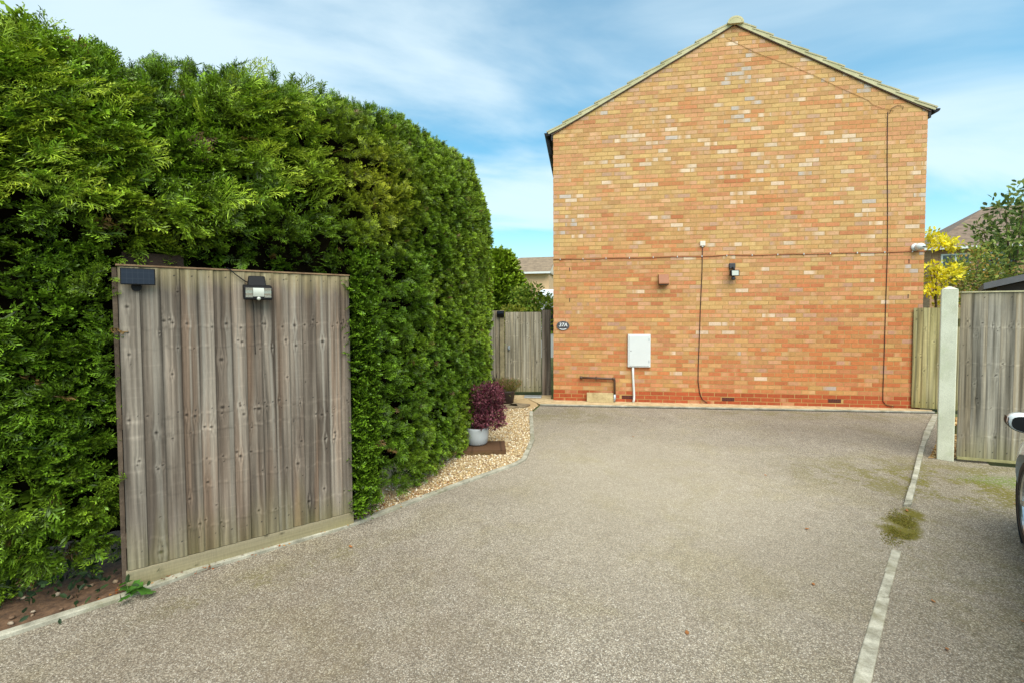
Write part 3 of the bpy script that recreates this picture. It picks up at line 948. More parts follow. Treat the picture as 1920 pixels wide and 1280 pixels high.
# security camera at the right corner
t = wthing('security_camera', 'white dome security camera on the right corner of the brick wall', 'camera', 5.975, 2.70, 0.003)
mb = MB(); mb.lathe([(0.0, 0.0), (0.055, 0.0), (0.062, 0.015), (0.062, 0.03), (0.0, 0.031)], 20, Matrix.Translation((0, -0.0, 0.055)) @ Matrix.Rotation(math.pi / 2, 4, 'X')); mb.build('base', MT['white'], t, smooth=True)
mb = MB()
bm = bmesh.new(); bmesh.ops.create_uvsphere(bm, u_segments=20, v_segments=12, radius=1.0)
bmesh.ops.scale(bm, vec=(0.074, 0.072, 0.060), verts=bm.verts); bmesh.ops.translate(bm, vec=(0.03, -0.085, 0.055), verts=bm.verts)
me = bpy.data.meshes.new('body'); bm.to_mesh(me); bm.free(); cb_ = link('body', me, MT['white'], t, True)
mb = MB()
for k in range(3): mb.tube([(0.03 + k * 0.02, -0.150, 0.05), (0.03 + k * 0.02, -0.162, 0.049)], 0.008, 8)
mb.build('lens', MT['glass'], cb_)

# ------------------------------------------------------------------ weathered boards
def boards(name, parent, edges, z0, z1, seed, res=0.006, tone=0, thick=(0.004, 0.016), knots=5, whorls=None, dz=None, top_green=0.0, bot_green=0.0, flip=False, silver=0):
    """upright feather-edge boards as one mesh, each board painted with grain, knots and stains"""
    rg = np.random.default_rng(seed)
    AV = []; AQ = []; AC = []; base = 0
    tones = {0: (lin(146, 138, 126), lin(104, 96, 87), lin(130, 108, 90)), 1: (lin(158, 152, 138), lin(128, 122, 108), lin(150, 136, 112)), 3: (lin(188, 180, 160), lin(158, 150, 130), lin(178, 164, 134)), 2: (lin(200, 188, 138), lin(176, 164, 112), lin(192, 172, 120))}[tone]
    for bi, (x0, x1) in enumerate(edges):
        w_ = x1 - x0
        nx = max(4, int(w_ / res)); zt = z1 + (dz[bi] if dz is not None else 0); nz = int((zt - z0) / (res * 1.6))
        u = np.linspace(0, w_, nx); z = np.linspace(z0, zt, nz)
        X, Z = np.meshgrid(u, z)
        g = X.copy()
        kd = np.zeros_like(X); kl = np.zeros_like(X)
        ks = []
        for k in range(knots):
            zk = rg.choice(whorls) + rg.normal(0, 0.02) if (whorls is not None and rg.random() < .75) else rg.uniform(z0, zt)
            ks.append((rg.uniform(0.1, 0.9) * w_, zk, rg.uniform(0.003, 0.0085) * (1.35 if rg.random() < .2 else 1)))
        for xk, zk, rk in ks:
            dx = X - xk; dzz = Z - zk
            g = g - 1.9 * rk * np.sign(dx + 1e-6) * np.exp(-np.abs(dx) / (2.6 * rk)) * np.exp(-(dzz / (5.5 * rk)) ** 2)
            rr_ = np.sqrt((dx / 1.15) ** 2 + dzz ** 2)
            kd = np.maximum(kd, np.clip(1.4 - rr_ / rk, 0, 1))
            kl = np.maximum(kl, np.exp(-((rr_ - 2.0 * rk) / (1.2 * rk)) ** 2) * (rk > .005))
        so = rg.uniform(0, 50)
        wav = 0.006 * (vn(Z * 1.3, np.full_like(Z, so), seed + bi) - .5)
        gg = g + wav * 2
        fine = vn(gg * 320 + so, Z * 2.2, seed + 3)
        med = vn(gg * 95 + so, Z * 1.4, seed + 5)
        wide = fbm(gg * 22 + so, Z * 1.1 + bi * 9, seed + 7, 3)
        cath = 0.5 + 0.5 * np.sin((gg - w_ * rg.uniform(.3, .7)) ** 2 * rg.uniform(6000, 14000) + Z * rg.uniform(2, 6) + so)
        m_ = 0.84 + 0.26 * (fine - .5) + 0.62 * (med - .5) + 0.45 * (wide - .5) + 0.20 * (cath - .5)
        mixb = np.clip((fbm(gg * 14 + 40 + so, Z * .8 + bi * 5, seed + 9, 3) - .42) * 3.4, 0, 1) * rg.uniform(.25, 1.0)
        bt = rg.uniform(0.86, 1.12)
        if silver:
            k_ = max(0.0, 1 - bi / silver); bt *= 1 + .10 * k_; mixb = np.clip(mixb * (1 - .7 * k_) + .25 * (1 - k_), 0, 1)
        c0 = np.array(tones[0]) * bt; c1 = np.array(tones[1]) * bt; c2 = np.array(tones[2]) * bt
        sel = np.clip((wide - .3) * 2.2, 0, 1)[..., None]
        c = (c1 * (1 - sel) + c0 * sel)
        c = c * (1 - mixb[..., None]) + c2 * mixb[..., None]
        c = c * m_[..., None]
        # dark wandering streaks
        st = np.clip((vn(gg * 55 + so * 3, Z * 1.1 + bi * 3, seed + 13) - .62) * 4, 0, 1) * np.clip(fbm(Z * 1.6 + so, X * 8, seed + 71, 2) * 2.2 - .4, 0, 1)
        c = c * (1 - .45 * st[..., None])
        sv = np.clip((vn(gg * 48 + so * 5, Z * 0.8 + bi * 7, seed + 73) - .66) * 4, 0, 1)
        c = c * (1 - .4 * sv[..., None]) + np.array(lin(172, 166, 154)) * (.4 * sv[..., None])
        c = c * (1 + 0.16 * kl[..., None])
        if whorls is not None:
            for zw in whorls:  # whorl bumps: lit crest and darker underside painted into the colour
                zz_w = Z - zw - .03 * (vn(X * 25 + so, X * 0 + zw * 9, seed + 61) - .5)
                c = c * (1 + .75 * np.exp(-(zz_w / .008) ** 2) * (vn(X * 45, Z * 0 + zw + bi, seed + 63) - .40) - .55 * np.exp(-((zz_w + .015) / .006) ** 2) * (vn(X * 40, Z * 0 + zw + bi, seed + 65) - .45))[..., None]
        c = c * (1 - .78 * kd[..., None])
        edge = np.exp(-(w_ - X) / 0.004) + .7 * np.exp(-X / .005)
        c = c * (1 - .45 * np.clip(edge, 0, 1)[..., None])
        # faint saw marks across
        saw = np.clip((vn(X * 6 + so, Z * 170, seed + 23) - .82) * 5, 0, 1)
        c = c * (1 + .16 * saw[..., None])
        if top_green:
            f = np.clip(1 - (zt - Z) / (0.10 + .10 * vn(X * 30, Z * 0 + bi, seed + 31)), 0, 1)[..., None] * top_green
            c = c * (1 - f) + np.array(lin(176, 162, 116)) * f * m_[..., None]
        if bot_green:
            f = np.clip(1 - (Z - z0) / (0.10 + .35 * vn(X * 18, Z * 0 + bi, seed + 33)), 0, 1)[..., None] * bot_green
            c = c * (1 - f) + np.array(lin(126, 122, 66)) * f * m_[..., None]
        # nail heads
        for zn in (zt - 0.045, (z0 + zt) / 2 + .02, z0 + 0.10):
            xn = w_ * .72
            c = np.where((((X - xn) ** 2 + (Z - zn) ** 2) < 0.0042 ** 2)[..., None], np.array((.03, .028, .027)), c)
        th = thick[0] + (thick[1] - thick[0]) * .6 * (X / w_)
        if flip: th = thick[0] + (thick[1] - thick[0]) * (1 - X / w_)
        warp = 0.004 * (fbm(Z * 1.5, X * 6 + bi * 7, seed + 41, 2) - .5)
        Y = -th - warp - 0.0012 * (med - .5) + .003 * kd
        gapx = 0.0012 * (vn(Z * 2, Z * 0 + bi, seed + 51))
        Vv = np.stack([X + x0 + gapx * 0, Y, Z], -1)
        # side returns
        left = Vv[:, :1].copy(); left[..., 1] = 0.0
        right = Vv[:, -1:].copy(); right[..., 1] = 0.0
        Vv = np.concatenate([left, Vv, right], 1)
        c = np.concatenate([c[:, :1] * .7, c, c[:, -1:] * .7], 1)
        # top return
        top = Vv[-1:].copy(); top[..., 1] = 0.0
        Vv = np.concatenate([Vv, top], 0); c = np.concatenate([c, c[-1:]], 0)
        NZ, NX = Vv.shape[:2]
        idx = np.arange(NZ * NX).reshape(NZ, NX) + base
        q = np.stack([idx[:-1, :-1], idx[:-1, 1:], idx[1:, 1:], idx[1:, :-1]], -1).reshape(-1, 4)
        AV.append(Vv.reshape(-1, 3)); AQ.append(q); AC.append(np.clip(c, .004, .9).reshape(-1, 3)); base += NZ * NX
    me = np_mesh(name, np.concatenate(AV), np.concatenate(AQ), np.concatenate(AC))
    return link(name, me, MT['wood'], parent)


def plank(name, parent, x0, x1, y0, y1, z0, z1, seed, tone=0, slope=0.0, green=.5):
    """a board lying on edge along x, painted with lengthwise grain"""
    rg = np.random.default_rng(seed)
    nx = int((x1 - x0) / 0.012) + 2; nz = int((z1 - z0) / 0.006) + 2
    X, Z = np.meshgrid(np.linspace(x0, x1, nx), np.linspace(z0, z1, nz))
    t0 = {0: lin(138, 129, 106), 1: lin(160, 154, 138), 2: lin(178, 168, 124), 3: lin(88, 64, 46)}[tone]
    m_ = .75 + .3 * vn(X * 3, Z * 150, seed) + .3 * fbm(X * 2, Z * 40, seed + 1, 3) 
    c = np.array(t0) * m_[..., None]
    for k in range(6):
        xk, zk, rk = rg.uniform(x0, x1), rg.uniform(z0, z1), rg.uniform(.004, .011)
        d_ = np.sqrt(((X - xk) / 1.8) ** 2 + (Z - zk) ** 2)
        c = c * (1 - .7 * np.clip(1.3 - d_ / rk, 0, 1)[..., None])
    f = np.clip(1 - (Z - z0) / ((z1 - z0) * 1.1), 0, 1)[..., None] * green * fbm(X * 3, Z * 8, seed + 3, 3)[..., None] * 1.6
    f = np.clip(f, 0, .8)
    c = c * (1 - f) + np.array(lin(146, 138, 84)) * f
    Vv = np.stack([X, np.full_like(X, y0) - .0015 * (vn(X * 3, Z * 60, seed) - .5), Z], -1)
    top = Vv[-1:].copy(); top[..., 1] = y1
    Vv = np.concatenate([Vv, top], 0); c = np.concatenate([c, c[-1:]], 0)
    back = Vv[:1].copy(); back[..., 1] = y1
    Vv = np.concatenate([back, Vv, back], 0); c = np.concatenate([c[:1], c, c[:1]], 0)
    NZ, NX = Vv.shape[:2]
    idx = np.arange(NZ * NX).reshape(NZ, NX)
    q = np.stack([idx[:-1, :-1], idx[:-1, 1:], idx[1:, 1:], idx[1:, :-1]], -1).reshape(-1, 4)
    me = np_mesh(name, Vv.reshape(-1, 3), q, c.reshape(-1, 3))
    bm = bmesh.new(); bm.from_mesh(me)
    for side in (0, NX - 1):
        try:
            bm.verts.ensure_lookup_table()
            bm.faces.new([bm.verts[i * NX + side] for i in range(NZ - 1)])
        except Exception:
            pass
    bmesh.ops.recalc_face_normals(bm, faces=bm.faces)
    bm.to_mesh(me); bm.free()
    return link(name, me, MT['wood'], parent)


# --- near fence panel set into the hedge
FA = Vector((-2.361, 2.729, 0)); FANG = R(37.38)
fence = thing('fence_panel', 'weathered grey feather edge fence panel set into the hedge', 'fence', FA, FANG)
rg = np.random.default_rng(4)
ed = np.concatenate([[0.004], np.array([.105, .205, .297, .392, .486, .578, .666, .757, .845, .932, 1.022, 1.112, 1.204, 1.292, 1.372]) + rg.normal(0, .003, 15)])
boards('boards', fence, [(ed[k], ed[k + 1]) for k in range(15)], 0.112, 1.962, 101, 0.0045, 0, knots=8, whorls=[1.60, 1.47, 1.03, 0.92, .55, .28, 0.72], top_green=.55, bot_green=.35, silver=7)
plank('gravel_board', fence, -0.004, 1.372, -0.018, 0.02, -0.02, 0.108, 7, 0)
for z in (0.25, 0.98, 1.80): MB().box(0.0, 1.37, 0.003, 0.05, z, z + 0.09).build('rail', MT['bark'], fence)
mb = MB(); mb.box(-0.024, 0.0, 0.010, 0.11, -0.05, 1.955); mb.build('post', mat_ground('post_wood', lin(62, 50, 40), lin(112, 96, 80), 9), fence, bevel=.003)
mb = MB(); mb.box(1.30, 1.368, 0.052, 0.12, -0.05, 1.92); mb.build('post', MT['bark'], fence, bevel=.003)
mb = MB(); mb.box(-0.004, 1.374, -0.016, 0.03, 1.966, 1.976); mb.build('capping', mat_ground('cap_wood', lin(108, 84, 62), lin(158, 130, 98), 12), fence)
mb = MB(); mb.box(0.02, 0.33, 0.10, 0.13, 1.90, 2.06); mb.build('back_board', mat_ground('old_board', lin(38, 28, 22), lin(68, 52, 40), 9), fence)


def fthing(name, label, cat, s, z, off=0.017):
    c_, s_ = math.cos(FANG), math.sin(FANG)
    return thing(name, label, cat, (FA.x + c_ * s + s_ * off, FA.y + s_ * s - c_ * off, z), FANG)


t = fthing('solar_panel', 'small dark solar panel at the top corner of the hedge fence', 'solar panel', 0.100, 1.852)
MB().box(-0.082, 0.082, -0.048, -0.036, 0.0, 0.098).build('frame', MT['black'], t, bevel=.003)
MB().box(-0.077, 0.077, -0.0495, -0.0482, 0.005, 0.093).build('cells', MT['solar'], t)
mb = MB(); mb.tube([(-0.01, -0.036, 0.04), (-0.01, -0.012, 0.01), (-0.01, 0.0, -0.004)], 0.012, 8); mb.tube([(-.01, 0, -0.012), (-.01, -.008, -0.012)], .026, 14); mb.build('bracket', MT['black'], t)

t = fthing('flood_light', 'wide black and silver flood light hung at the fence top edge', 'flood light', 0.732, 1.758)
mb = MB()
mb.add([(-.056, 0.0, .118), (.056, 0, .118), (.056, 0, .178), (-.05, 0, .178), (-.056, -.045, .108), (.056, -.045, .108), (.046, -.016, .178), (-.046, -.016, .178)], [(0, 1, 2, 3), (4, 5, 6, 7), (0, 1, 5, 4), (1, 2, 6, 5), (2, 3, 7, 6), (3, 0, 4, 7)])
mb.build('mount', MT['black'], t, bevel=.006)
mb = MB(); mb.prism([(-.012, .118), (-.05, .112), (-.085, .098), (-.085, .012), (-.04, .012), (-.012, .04)], -.086, .086, 'x'); hd = mb.build('lamp_head', MT['black'], t, bevel=.008)
for x_ in (-.056, .056):
    mb = MB(); vs = []
    for z_, y_ in ((.028, .0857), (.042, .0875), (.056, .093), (.0562, .0865), (.074, .088), (.0915, .093), (.092, .0856)):
        vs += [(x_ - .021, -y_, z_), (x_ + .021, -y_, z_)]
    mb.add(vs, [(2 * k, 2 * k + 1, 2 * k + 3, 2 * k + 2) for k in range(6)]); mb.build('side_reflector', MT['chrome'], hd)
mb = MB(); vs = []
for k in range(9):
    a = k / 8; vs += [(-.033, -.0865 - .006 * math.sin(a * math.pi), .034 + .058 * a), (.033, -.0865 - .006 * math.sin(a * math.pi), .034 + .058 * a)]
mb.add(vs, [(2 * k, 2 * k + 1, 2 * k + 3, 2 * k + 2) for k in range(8)]); mb.build('lens', MT['lens'], hd, smooth=True)
mb = MB(); mb.lathe([(0.0, 0), (.010, .001), (.012, .005), (.011, .010), (.006, .014), (0.001, .015)], 14, Matrix.Translation((0, -.085, .020)) @ Matrix.Rotation(math.pi / 2, 4, 'X')); mb.build('sensor', MT['lens'], t, smooth=True)


def fcable(pts, r, label):
    mb = MB(); mb.tube([(s, -off, z) for s, z, off in pts], r, 6)
    o = mb.build('cable', MT['black'], None, smooth=True); o.location = FA; o.rotation_euler = (0, 0, FANG)
    return tag(o, label, 'cable')


fcable([(.56, 1.985, .012), (.575, 1.975, .024), (.61, 1.94, .025), (.66, 1.90, .025), (.69, 1.885, .028)], .0035, 'thin black cable looping over the fence top to its flood light')
fcable([(.705, 1.77, .03), (.712, 1.72, .020), (.714, 1.5, .019), (.716, 1.40, .016)], .002, 'thin black cable hanging down the boards below the fence flood light')

# --- gate and fence bay left of the house
gA = Vector((-0.50, 9.28, 0)); gB = Vector((0.80, 9.24, 0)); GANG = math.atan2(gB.y - gA.y, gB.x - gA.x)
gf = thing('fence_panel', 'grey close board fence bay between the hedge end and the gate', 'fence', (gA.x, gA.y, 0), GANG)
ed = [-0.30, -.18, -.06, .06, .16, .25]
boards('boards', gf, [(ed[k], ed[k + 1]) for k in range(len(ed) - 1)], 0.06, 1.73, 211, 0.012, 1, knots=4, whorls=[1.2, .6, .9], top_green=.3)
mb = MB(); mb.box(0.253, 0.345, -0.03, 0.06, 0, 1.735); mb.build('post', mat_ground('gate_post_wood', lin(112, 102, 78), lin(160, 148, 114), 7), gf, bevel=.004)
gate = thing('garden_gate', 'tall weathered timber gate beside the left corner of the brick house', 'gate', (gA.x + 0.36 * math.cos(GANG), gA.y + .36 * math.sin(GANG), 0), GANG)
ed = [0.0, .10, .21, .31, .42, .53, .63, .735]
boards('boards', gate, [(ed[k], ed[k + 1]) for k in range(len(ed) - 1)], 0.08, 1.70, 223, 0.012, 3, knots=5, whorls=[1.2, .7, .35, 1.5], bot_green=.5)
for z in (.2, 1.45): MB().box(0, .73, .004, .05, z, z + .1).build('rail', MT['bark'], gate)
mb = MB(); mb.tube([(.075, -.02, .98), (.075, -.06, .98)], .018, 10); mb.tube([(.075, -.02, 1.02), (.075, -.025, .94)], .026, 8); mb.build('handle', MT['steel'], gate)
gp = thing('gate_post', 'slim dark timber post between the gate and the brick wall', 'post', (gA.x + 1.155 * math.cos(GANG), gA.y + 1.155 * math.sin(GANG), 0), GANG)
boards('post', gp, [(-.05, .06), (0.062, .13)], 0.0, 1.74, 231, .012, 0, thick=(.05, .05), knots=3)
t = thing('post_lamp', 'small black solar lamp fixed at the top of the fence post', 'lamp', (gA.x + .27, gA.y - .035, 1.60), GANG)
mb = MB(); mb.prism([(0, 0), (-.03, -.01), (-.075, .06), (-.07, .12), (0, .125)], -.075, .075, 'x'); mb.build('casing', MT['black'], t, bevel=.01)
mb = MB(); mb.box(-.055, .055, -.078, -.0765, .07, .115, Matrix.Translation((0, 0, 0))); mb.build('solar_cell', MT['solar'], t)

# --- right side: gate, concrete post, fence
rA = Vector((6.83, 7.74, 0)); rB = Vector((7.60, 7.36, 0)); RANG = math.atan2(rB.y - rA.y, rB.x - rA.x)
rgt = thing('side_gate', 'pale green tinged timber side gate at the right corner of the brick house', 'gate', rA, RANG)
ed = [0.0, .05, .13, .22, .31, .40, .49, .58, .67, .76, .86]
boards('boards', rgt, [(ed[k], ed[k + 1]) for k in range(len(ed) - 1)], 0.045, 1.735, 301, .010, 2, knots=3, bot_green=.6)
for z in (.25, 1.40): MB().box(0, .86, .004, .05, z, z + .09).build('rail', MT['bark'], rgt)
mb = MB(); mb.tube([(.40, -.02, .78), (.40, -.05, .78), (.43, -.05, .78)], .009, 8); mb.build('latch', MT['steel'], rgt)

pst = thing('concrete_post', 'tall pale concrete fence post at the end of the right fence', 'post', (4.925, 5.13, 0), R(-41))
mb = MB()
h = 1.915; a = .070
mb.prism([(-a, -a), (a, -a), (a, a), (-a, a)], -0.05, h)
mb.build('shaft', MT['post'], pst, bevel=.008)
mb = MB(); mb.loft([[(-a, -a, h + .001), (a, -a, h + .001), (a, a, h + .001), (-a, a, h + .001)], [(-.01, -.01, h + .035), (.01, -.01, h + .035), (.01, .01, h + .035), (-.01, .01, h + .035)]]); mb.build('cap', MT['post'], pst)

rf = thing('fence_panel', 'grey close board fence running right from the concrete post', 'fence', (4.955, 5.055, 0), R(-20))
ed = np.concatenate([[0.02], .02 + np.cumsum(np.random.default_rng(8).uniform(.10, .125, 22))])
boards('boards', rf, [(ed[k], ed[k + 1]) for k in range(22)], 0.035, 1.87, 333, .0075, 1, knots=6, whorls=[1.5, 1.1, .62, .3], bot_green=.45, top_green=.2)
mb = MB(); mb.box(.02, 2.5, -.022, .03, 1.875, 1.89); mb.build('capping', mat_ground('cap_grey', lin(150, 144, 112), lin(182, 176, 140), 12), rf)
RAILM = mat_ground('rail_wood', lin(130, 124, 84), lin(166, 160, 112), 9)
for y0_, y1_, z0_, z1_ in ((-.024, -.0185, .03, .06), (.003, .05, .3, .39), (.003, .05, 1.5, 1.59)): MB().box(.02, 2.5, y0_, y1_, z0_, z1_).build('rail', RAILM, rf)

# ------------------------------------------------------------------ conifer hedge
def frond(seed, nside, nsub, wd=0.030):
    """flat conifer spray of length 1 along x; returns verts, quads, tipness"""
    rg = np.random.default_rng(seed)
    V = []; Q = []; T = []; K = []

    def kite(p, d, n, L, w_, t0, t1):
        d = d / np.linalg.norm(d); s = np.cross(n, d); s /= np.linalg.norm(s) + 1e-9
        k = len(V)
        V.extend([p, p + d * L * .5 + s * w_, p + d * L, p + d * L * .5 - s * w_])
        T.extend([t0, (t0 + t1) / 2, t1, (t0 + t1) / 2]); K.extend([rg.uniform(.45, 1.75)] * 4); Q.append((k, k + 1, k + 2, k + 3))

    def ax(u):
        return np.array([u, 0.05 * math.sin(u * 2.2), -0.20 * u * u])
    up = np.array([0, 0, 1.0])
    kite(ax(0), ax(.5) - ax(0), up, .5, wd * .5, 0, .3); kite(ax(.45), ax(1) - ax(.45), up, .56, wd * .8, .4, 1)
    for i in range(nside):
        u = .06 + .86 * (i + rg.uniform(0, .6)) / nside
        sg = 1 if i % 2 else -1
        L = (.40 * (1 - u) ** .8 + .12) * rg.uniform(.75, 1.2)
        ang = R(rg.uniform(34, 52)) * sg
        d = np.array([math.cos(ang), math.sin(ang), rg.uniform(-.28, .12)])
        n = up + rg.normal(0, .5, 3)
        p = ax(u)
        kite(p, d, n, L, wd * .75, u * .7, min(1, u * .7 + .5))
        for j in range(nsub):
            v = .25 + .7 * j / max(1, nsub - 1) * .95
            a2 = ang + R(rg.uniform(28, 48)) * (1 if j % 2 else -1)
            d2 = np.array([math.cos(a2), math.sin(a2), rg.uniform(-.35, .2)])
            dn_ = d / np.linalg.norm(d)
            kite(p + dn_ * L * v * .92, d2, up + rg.normal(0, .6, 3), L * rg.uniform(.28, .45), wd * .62, u * .6 + v * .3, min(1, u * .6 + v * .4 + .25))
    return np.array(V), np.array(Q), np.array(T), np.array(K)


def scatter(variants, pos, D, N, L, c0, c1, rgs):
    """place frond variants: direction D, plane normal hint N, length L, colours base and tip"""
    D = D / np.linalg.norm(D, axis=1, keepdims=True)
    S = np.cross(N, D); S /= np.linalg.norm(S, axis=1, keepdims=True) + 1e-9
    U = np.cross(D, S)
    which = rgs.integers(0, len(variants), len(pos))
    VV = []; QQ = []; CC = []; base = 0
    for k, (v, q, tt, kk) in enumerate(variants):
        i = np.where(which == k)[0]
        if len(i) == 0: continue
        P = pos[i][:, None, :] + L[i][:, None, None] * (v[None, :, 0:1] * D[i][:, None, :] + v[None, :, 1:2] * S[i][:, None, :] + v[None, :, 2:3] * U[i][:, None, :])
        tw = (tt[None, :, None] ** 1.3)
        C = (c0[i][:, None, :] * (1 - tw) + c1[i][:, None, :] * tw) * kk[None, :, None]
        nv = len(v)
        VV.append(P.reshape(-1, 3)); CC.append(C.reshape(-1, 3))
        QQ.append((q[None] + (np.arange(len(i)) * nv)[:, None, None] + base).reshape(-1, 4)); base += nv * len(i)
    return np.concatenate(VV), np.concatenate(QQ), np.concatenate(CC)


class Curve:
    def __init__(self, pts):
        P = np.array(pts, float)
        # resample a Catmull-Rom curve
        out = []
        for i in range(len(P) - 1):
            p0 = P[max(i - 1, 0)]; p1 = P[i]; p2 = P[i + 1]; p3 = P[min(i + 2, len(P) - 1)]
            for u in np.linspace(0, 1, 20, endpoint=False):
                out.append(.5 * ((2 * p1) + (-p0 + p2) * u + (2 * p0 - 5 * p1 + 4 * p2 - p3) * u * u + (-p0 + 3 * p1 - 3 * p2 + p3) * u ** 3))
        out.append(P[-1])
        self.P = np.array(out); seg = np.linalg.norm(np.diff(self.P, axis=0), axis=1)
        self.S = np.concatenate([[0], np.cumsum(seg)]); self.L = self.S[-1]

    def at(self, s):
        x = np.interp(s, self.S, self.P[:, 0]); y = np.interp(s, self.S, self.P[:, 1])
        e = .05
        dx = np.interp(s + e, self.S, self.P[:, 0]) - np.interp(s - e, self.S, self.P[:, 0])
        dy = np.interp(s + e, self.S, self.P[:, 1]) - np.interp(s - e, self.S, self.P[:, 1])
        l = np.hypot(dx, dy) + 1e-9
        return x, y, dx / l, dy / l


fc, fs = math.cos(FANG), math.sin(FANG)


def fpt(s, o):      # along the fence, outward of it
    return (FA.x + fc * s + fs * o, FA.y + fs * s - fc * o)


HC = Curve([fpt(-3.6, -.10), fpt(-2.2, -.06), fpt(-1.2, -.02), fpt(-.4, .0), fpt(.4, -.02), fpt(1.1, -.03), (-1.21, 3.67), (-.97, 4.15), (-.76, 4.8), (-.57, 5.45), (-.46, 6.15), (-.43, 6.8), (-.50, 7.4), (-.85, 7.9), (-1.6, 8.1), (-2.6, 8.0)])
PZ = np.array([(0.06, -.34), (.30, -.20), (.65, -.10), (1.2, -.03), (1.8, 0), (2.6, 0), (3.0, -.03), (3.28, -.12), (3.46, -.26), (3.56, -.45), (3.60, -.75), (3.60, -1.3)])
PS = np.concatenate([[0], np.cumsum(np.hypot(np.diff(PZ[:, 0]), np.diff(PZ[:, 1])))])


def hedge_surface(s, t_, bulge=True):
    """s along the curve, t_ along the profile -> point, normal, tangent"""
    z = np.interp(t_, PS, PZ[:, 0]); o = np.interp(t_, PS, PZ[:, 1])
    dz = np.interp(t_ + .06, PS, PZ[:, 0]) - np.interp(t_ - .06, PS, PZ[:, 0]); do = np.interp(t_ + .06, PS, PZ[:, 1]) - np.interp(t_ - .06, PS, PZ[:, 1])
    l = np.hypot(dz, do) + 1e-9; dz /= l; do /= l
    x, y, tx, ty = HC.at(s)
    nx, ny = ty, -tx
    hs = .925 + .055 * np.clip((s - 3.6) / 1.4, 0, 1) + .05 * np.clip((s - 5.0) / 2.5, 0, 1) + .035 * (vn(s * 2.3, s * 0, 8) - .5) + .03 * (vn(s * 6.3, s * 0, 9) - .5)
    o = np.where(z < 1.5, o * (1 - .95 * np.clip((s - 4.9) / .4, 0, 1)), np.where(z > 2.9, o * (1 - .35 * np.clip((s - 5.5) / 1, 0, 1)), o))
    z = z * hs
    lump = (fbm(s * 1.5, t_ * 1.7, 5, 3) - .5) * (.30 - .14 * np.clip((s - 5) / 1, 0, 1)) + (fbm(s * 4.2, t_ * 4.5, 15, 2) - .5) * .14 + (vn(s * 10, t_ * 11, 19) - .5) * .06
    o2 = o + lump
    pos = np.stack([x + nx * o2, y + ny * o2, z + lump * .55 * np.clip((z - 3.0) / .6, 0, 1)], -1)
    N = np.stack([nx * dz, ny * dz, -do], -1)
    T = np.stack([tx, ty, np.zeros_like(tx)], -1)
    return pos, N, T, o2, z


def fence_coords(p):
    dx = p[:, 0] - FA.x; dy = p[:, 1] - FA.y
    return dx * fc + dy * fs, dx * fs - dy * fc       # along, outward


hedge = thing('conifer_hedge', 'tall dense conifer hedge wrapped around the weathered fence panel', 'hedge', (-2.2, 4.2, 0))
hl = Vector(hedge.location)
# inner growth sheet, coloured near black to hold the shade inside the hedge
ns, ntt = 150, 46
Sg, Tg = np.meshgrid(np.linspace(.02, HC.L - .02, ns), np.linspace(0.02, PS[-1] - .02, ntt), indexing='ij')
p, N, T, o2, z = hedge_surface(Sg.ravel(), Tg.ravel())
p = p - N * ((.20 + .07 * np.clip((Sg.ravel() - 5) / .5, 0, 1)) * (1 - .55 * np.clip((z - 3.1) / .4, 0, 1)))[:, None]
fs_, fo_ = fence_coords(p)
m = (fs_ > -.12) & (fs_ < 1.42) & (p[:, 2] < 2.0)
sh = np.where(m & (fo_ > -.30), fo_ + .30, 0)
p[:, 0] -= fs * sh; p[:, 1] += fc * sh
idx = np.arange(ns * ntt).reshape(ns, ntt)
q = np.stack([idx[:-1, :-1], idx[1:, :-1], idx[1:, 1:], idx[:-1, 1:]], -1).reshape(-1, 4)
INNER = mat_plain('shaded_inner_growth', (0.010, 0.008, 0.004), 1.0, .5, 22, spec=0.0)
me = np_mesh('shaded_inner_growth', p - np.array(hl), q)
link('shaded_inner_growth', me, INNER, hedge, True)

rh = np.random.default_rng(77)
big_v = [frond(900 + k, 13, 3, .040) for k in range(8)]
mid_v = [frond(930 + k, 9, 2, .080) for k in range(8)]
small_v = [frond(960 + k, 7, 1, .135) for k in range(8)]
long_v = [frond(990 + k, 20, 5, .017) for k in range(6)]

DARK = np.array(lin(66, 92, 22)); MID = np.array(lin(104, 138, 32)); LITE = np.array(lin(152, 178, 48)); YEL = np.array(lin(186, 190, 54)); BROWN = np.array(lin(112, 88, 50))


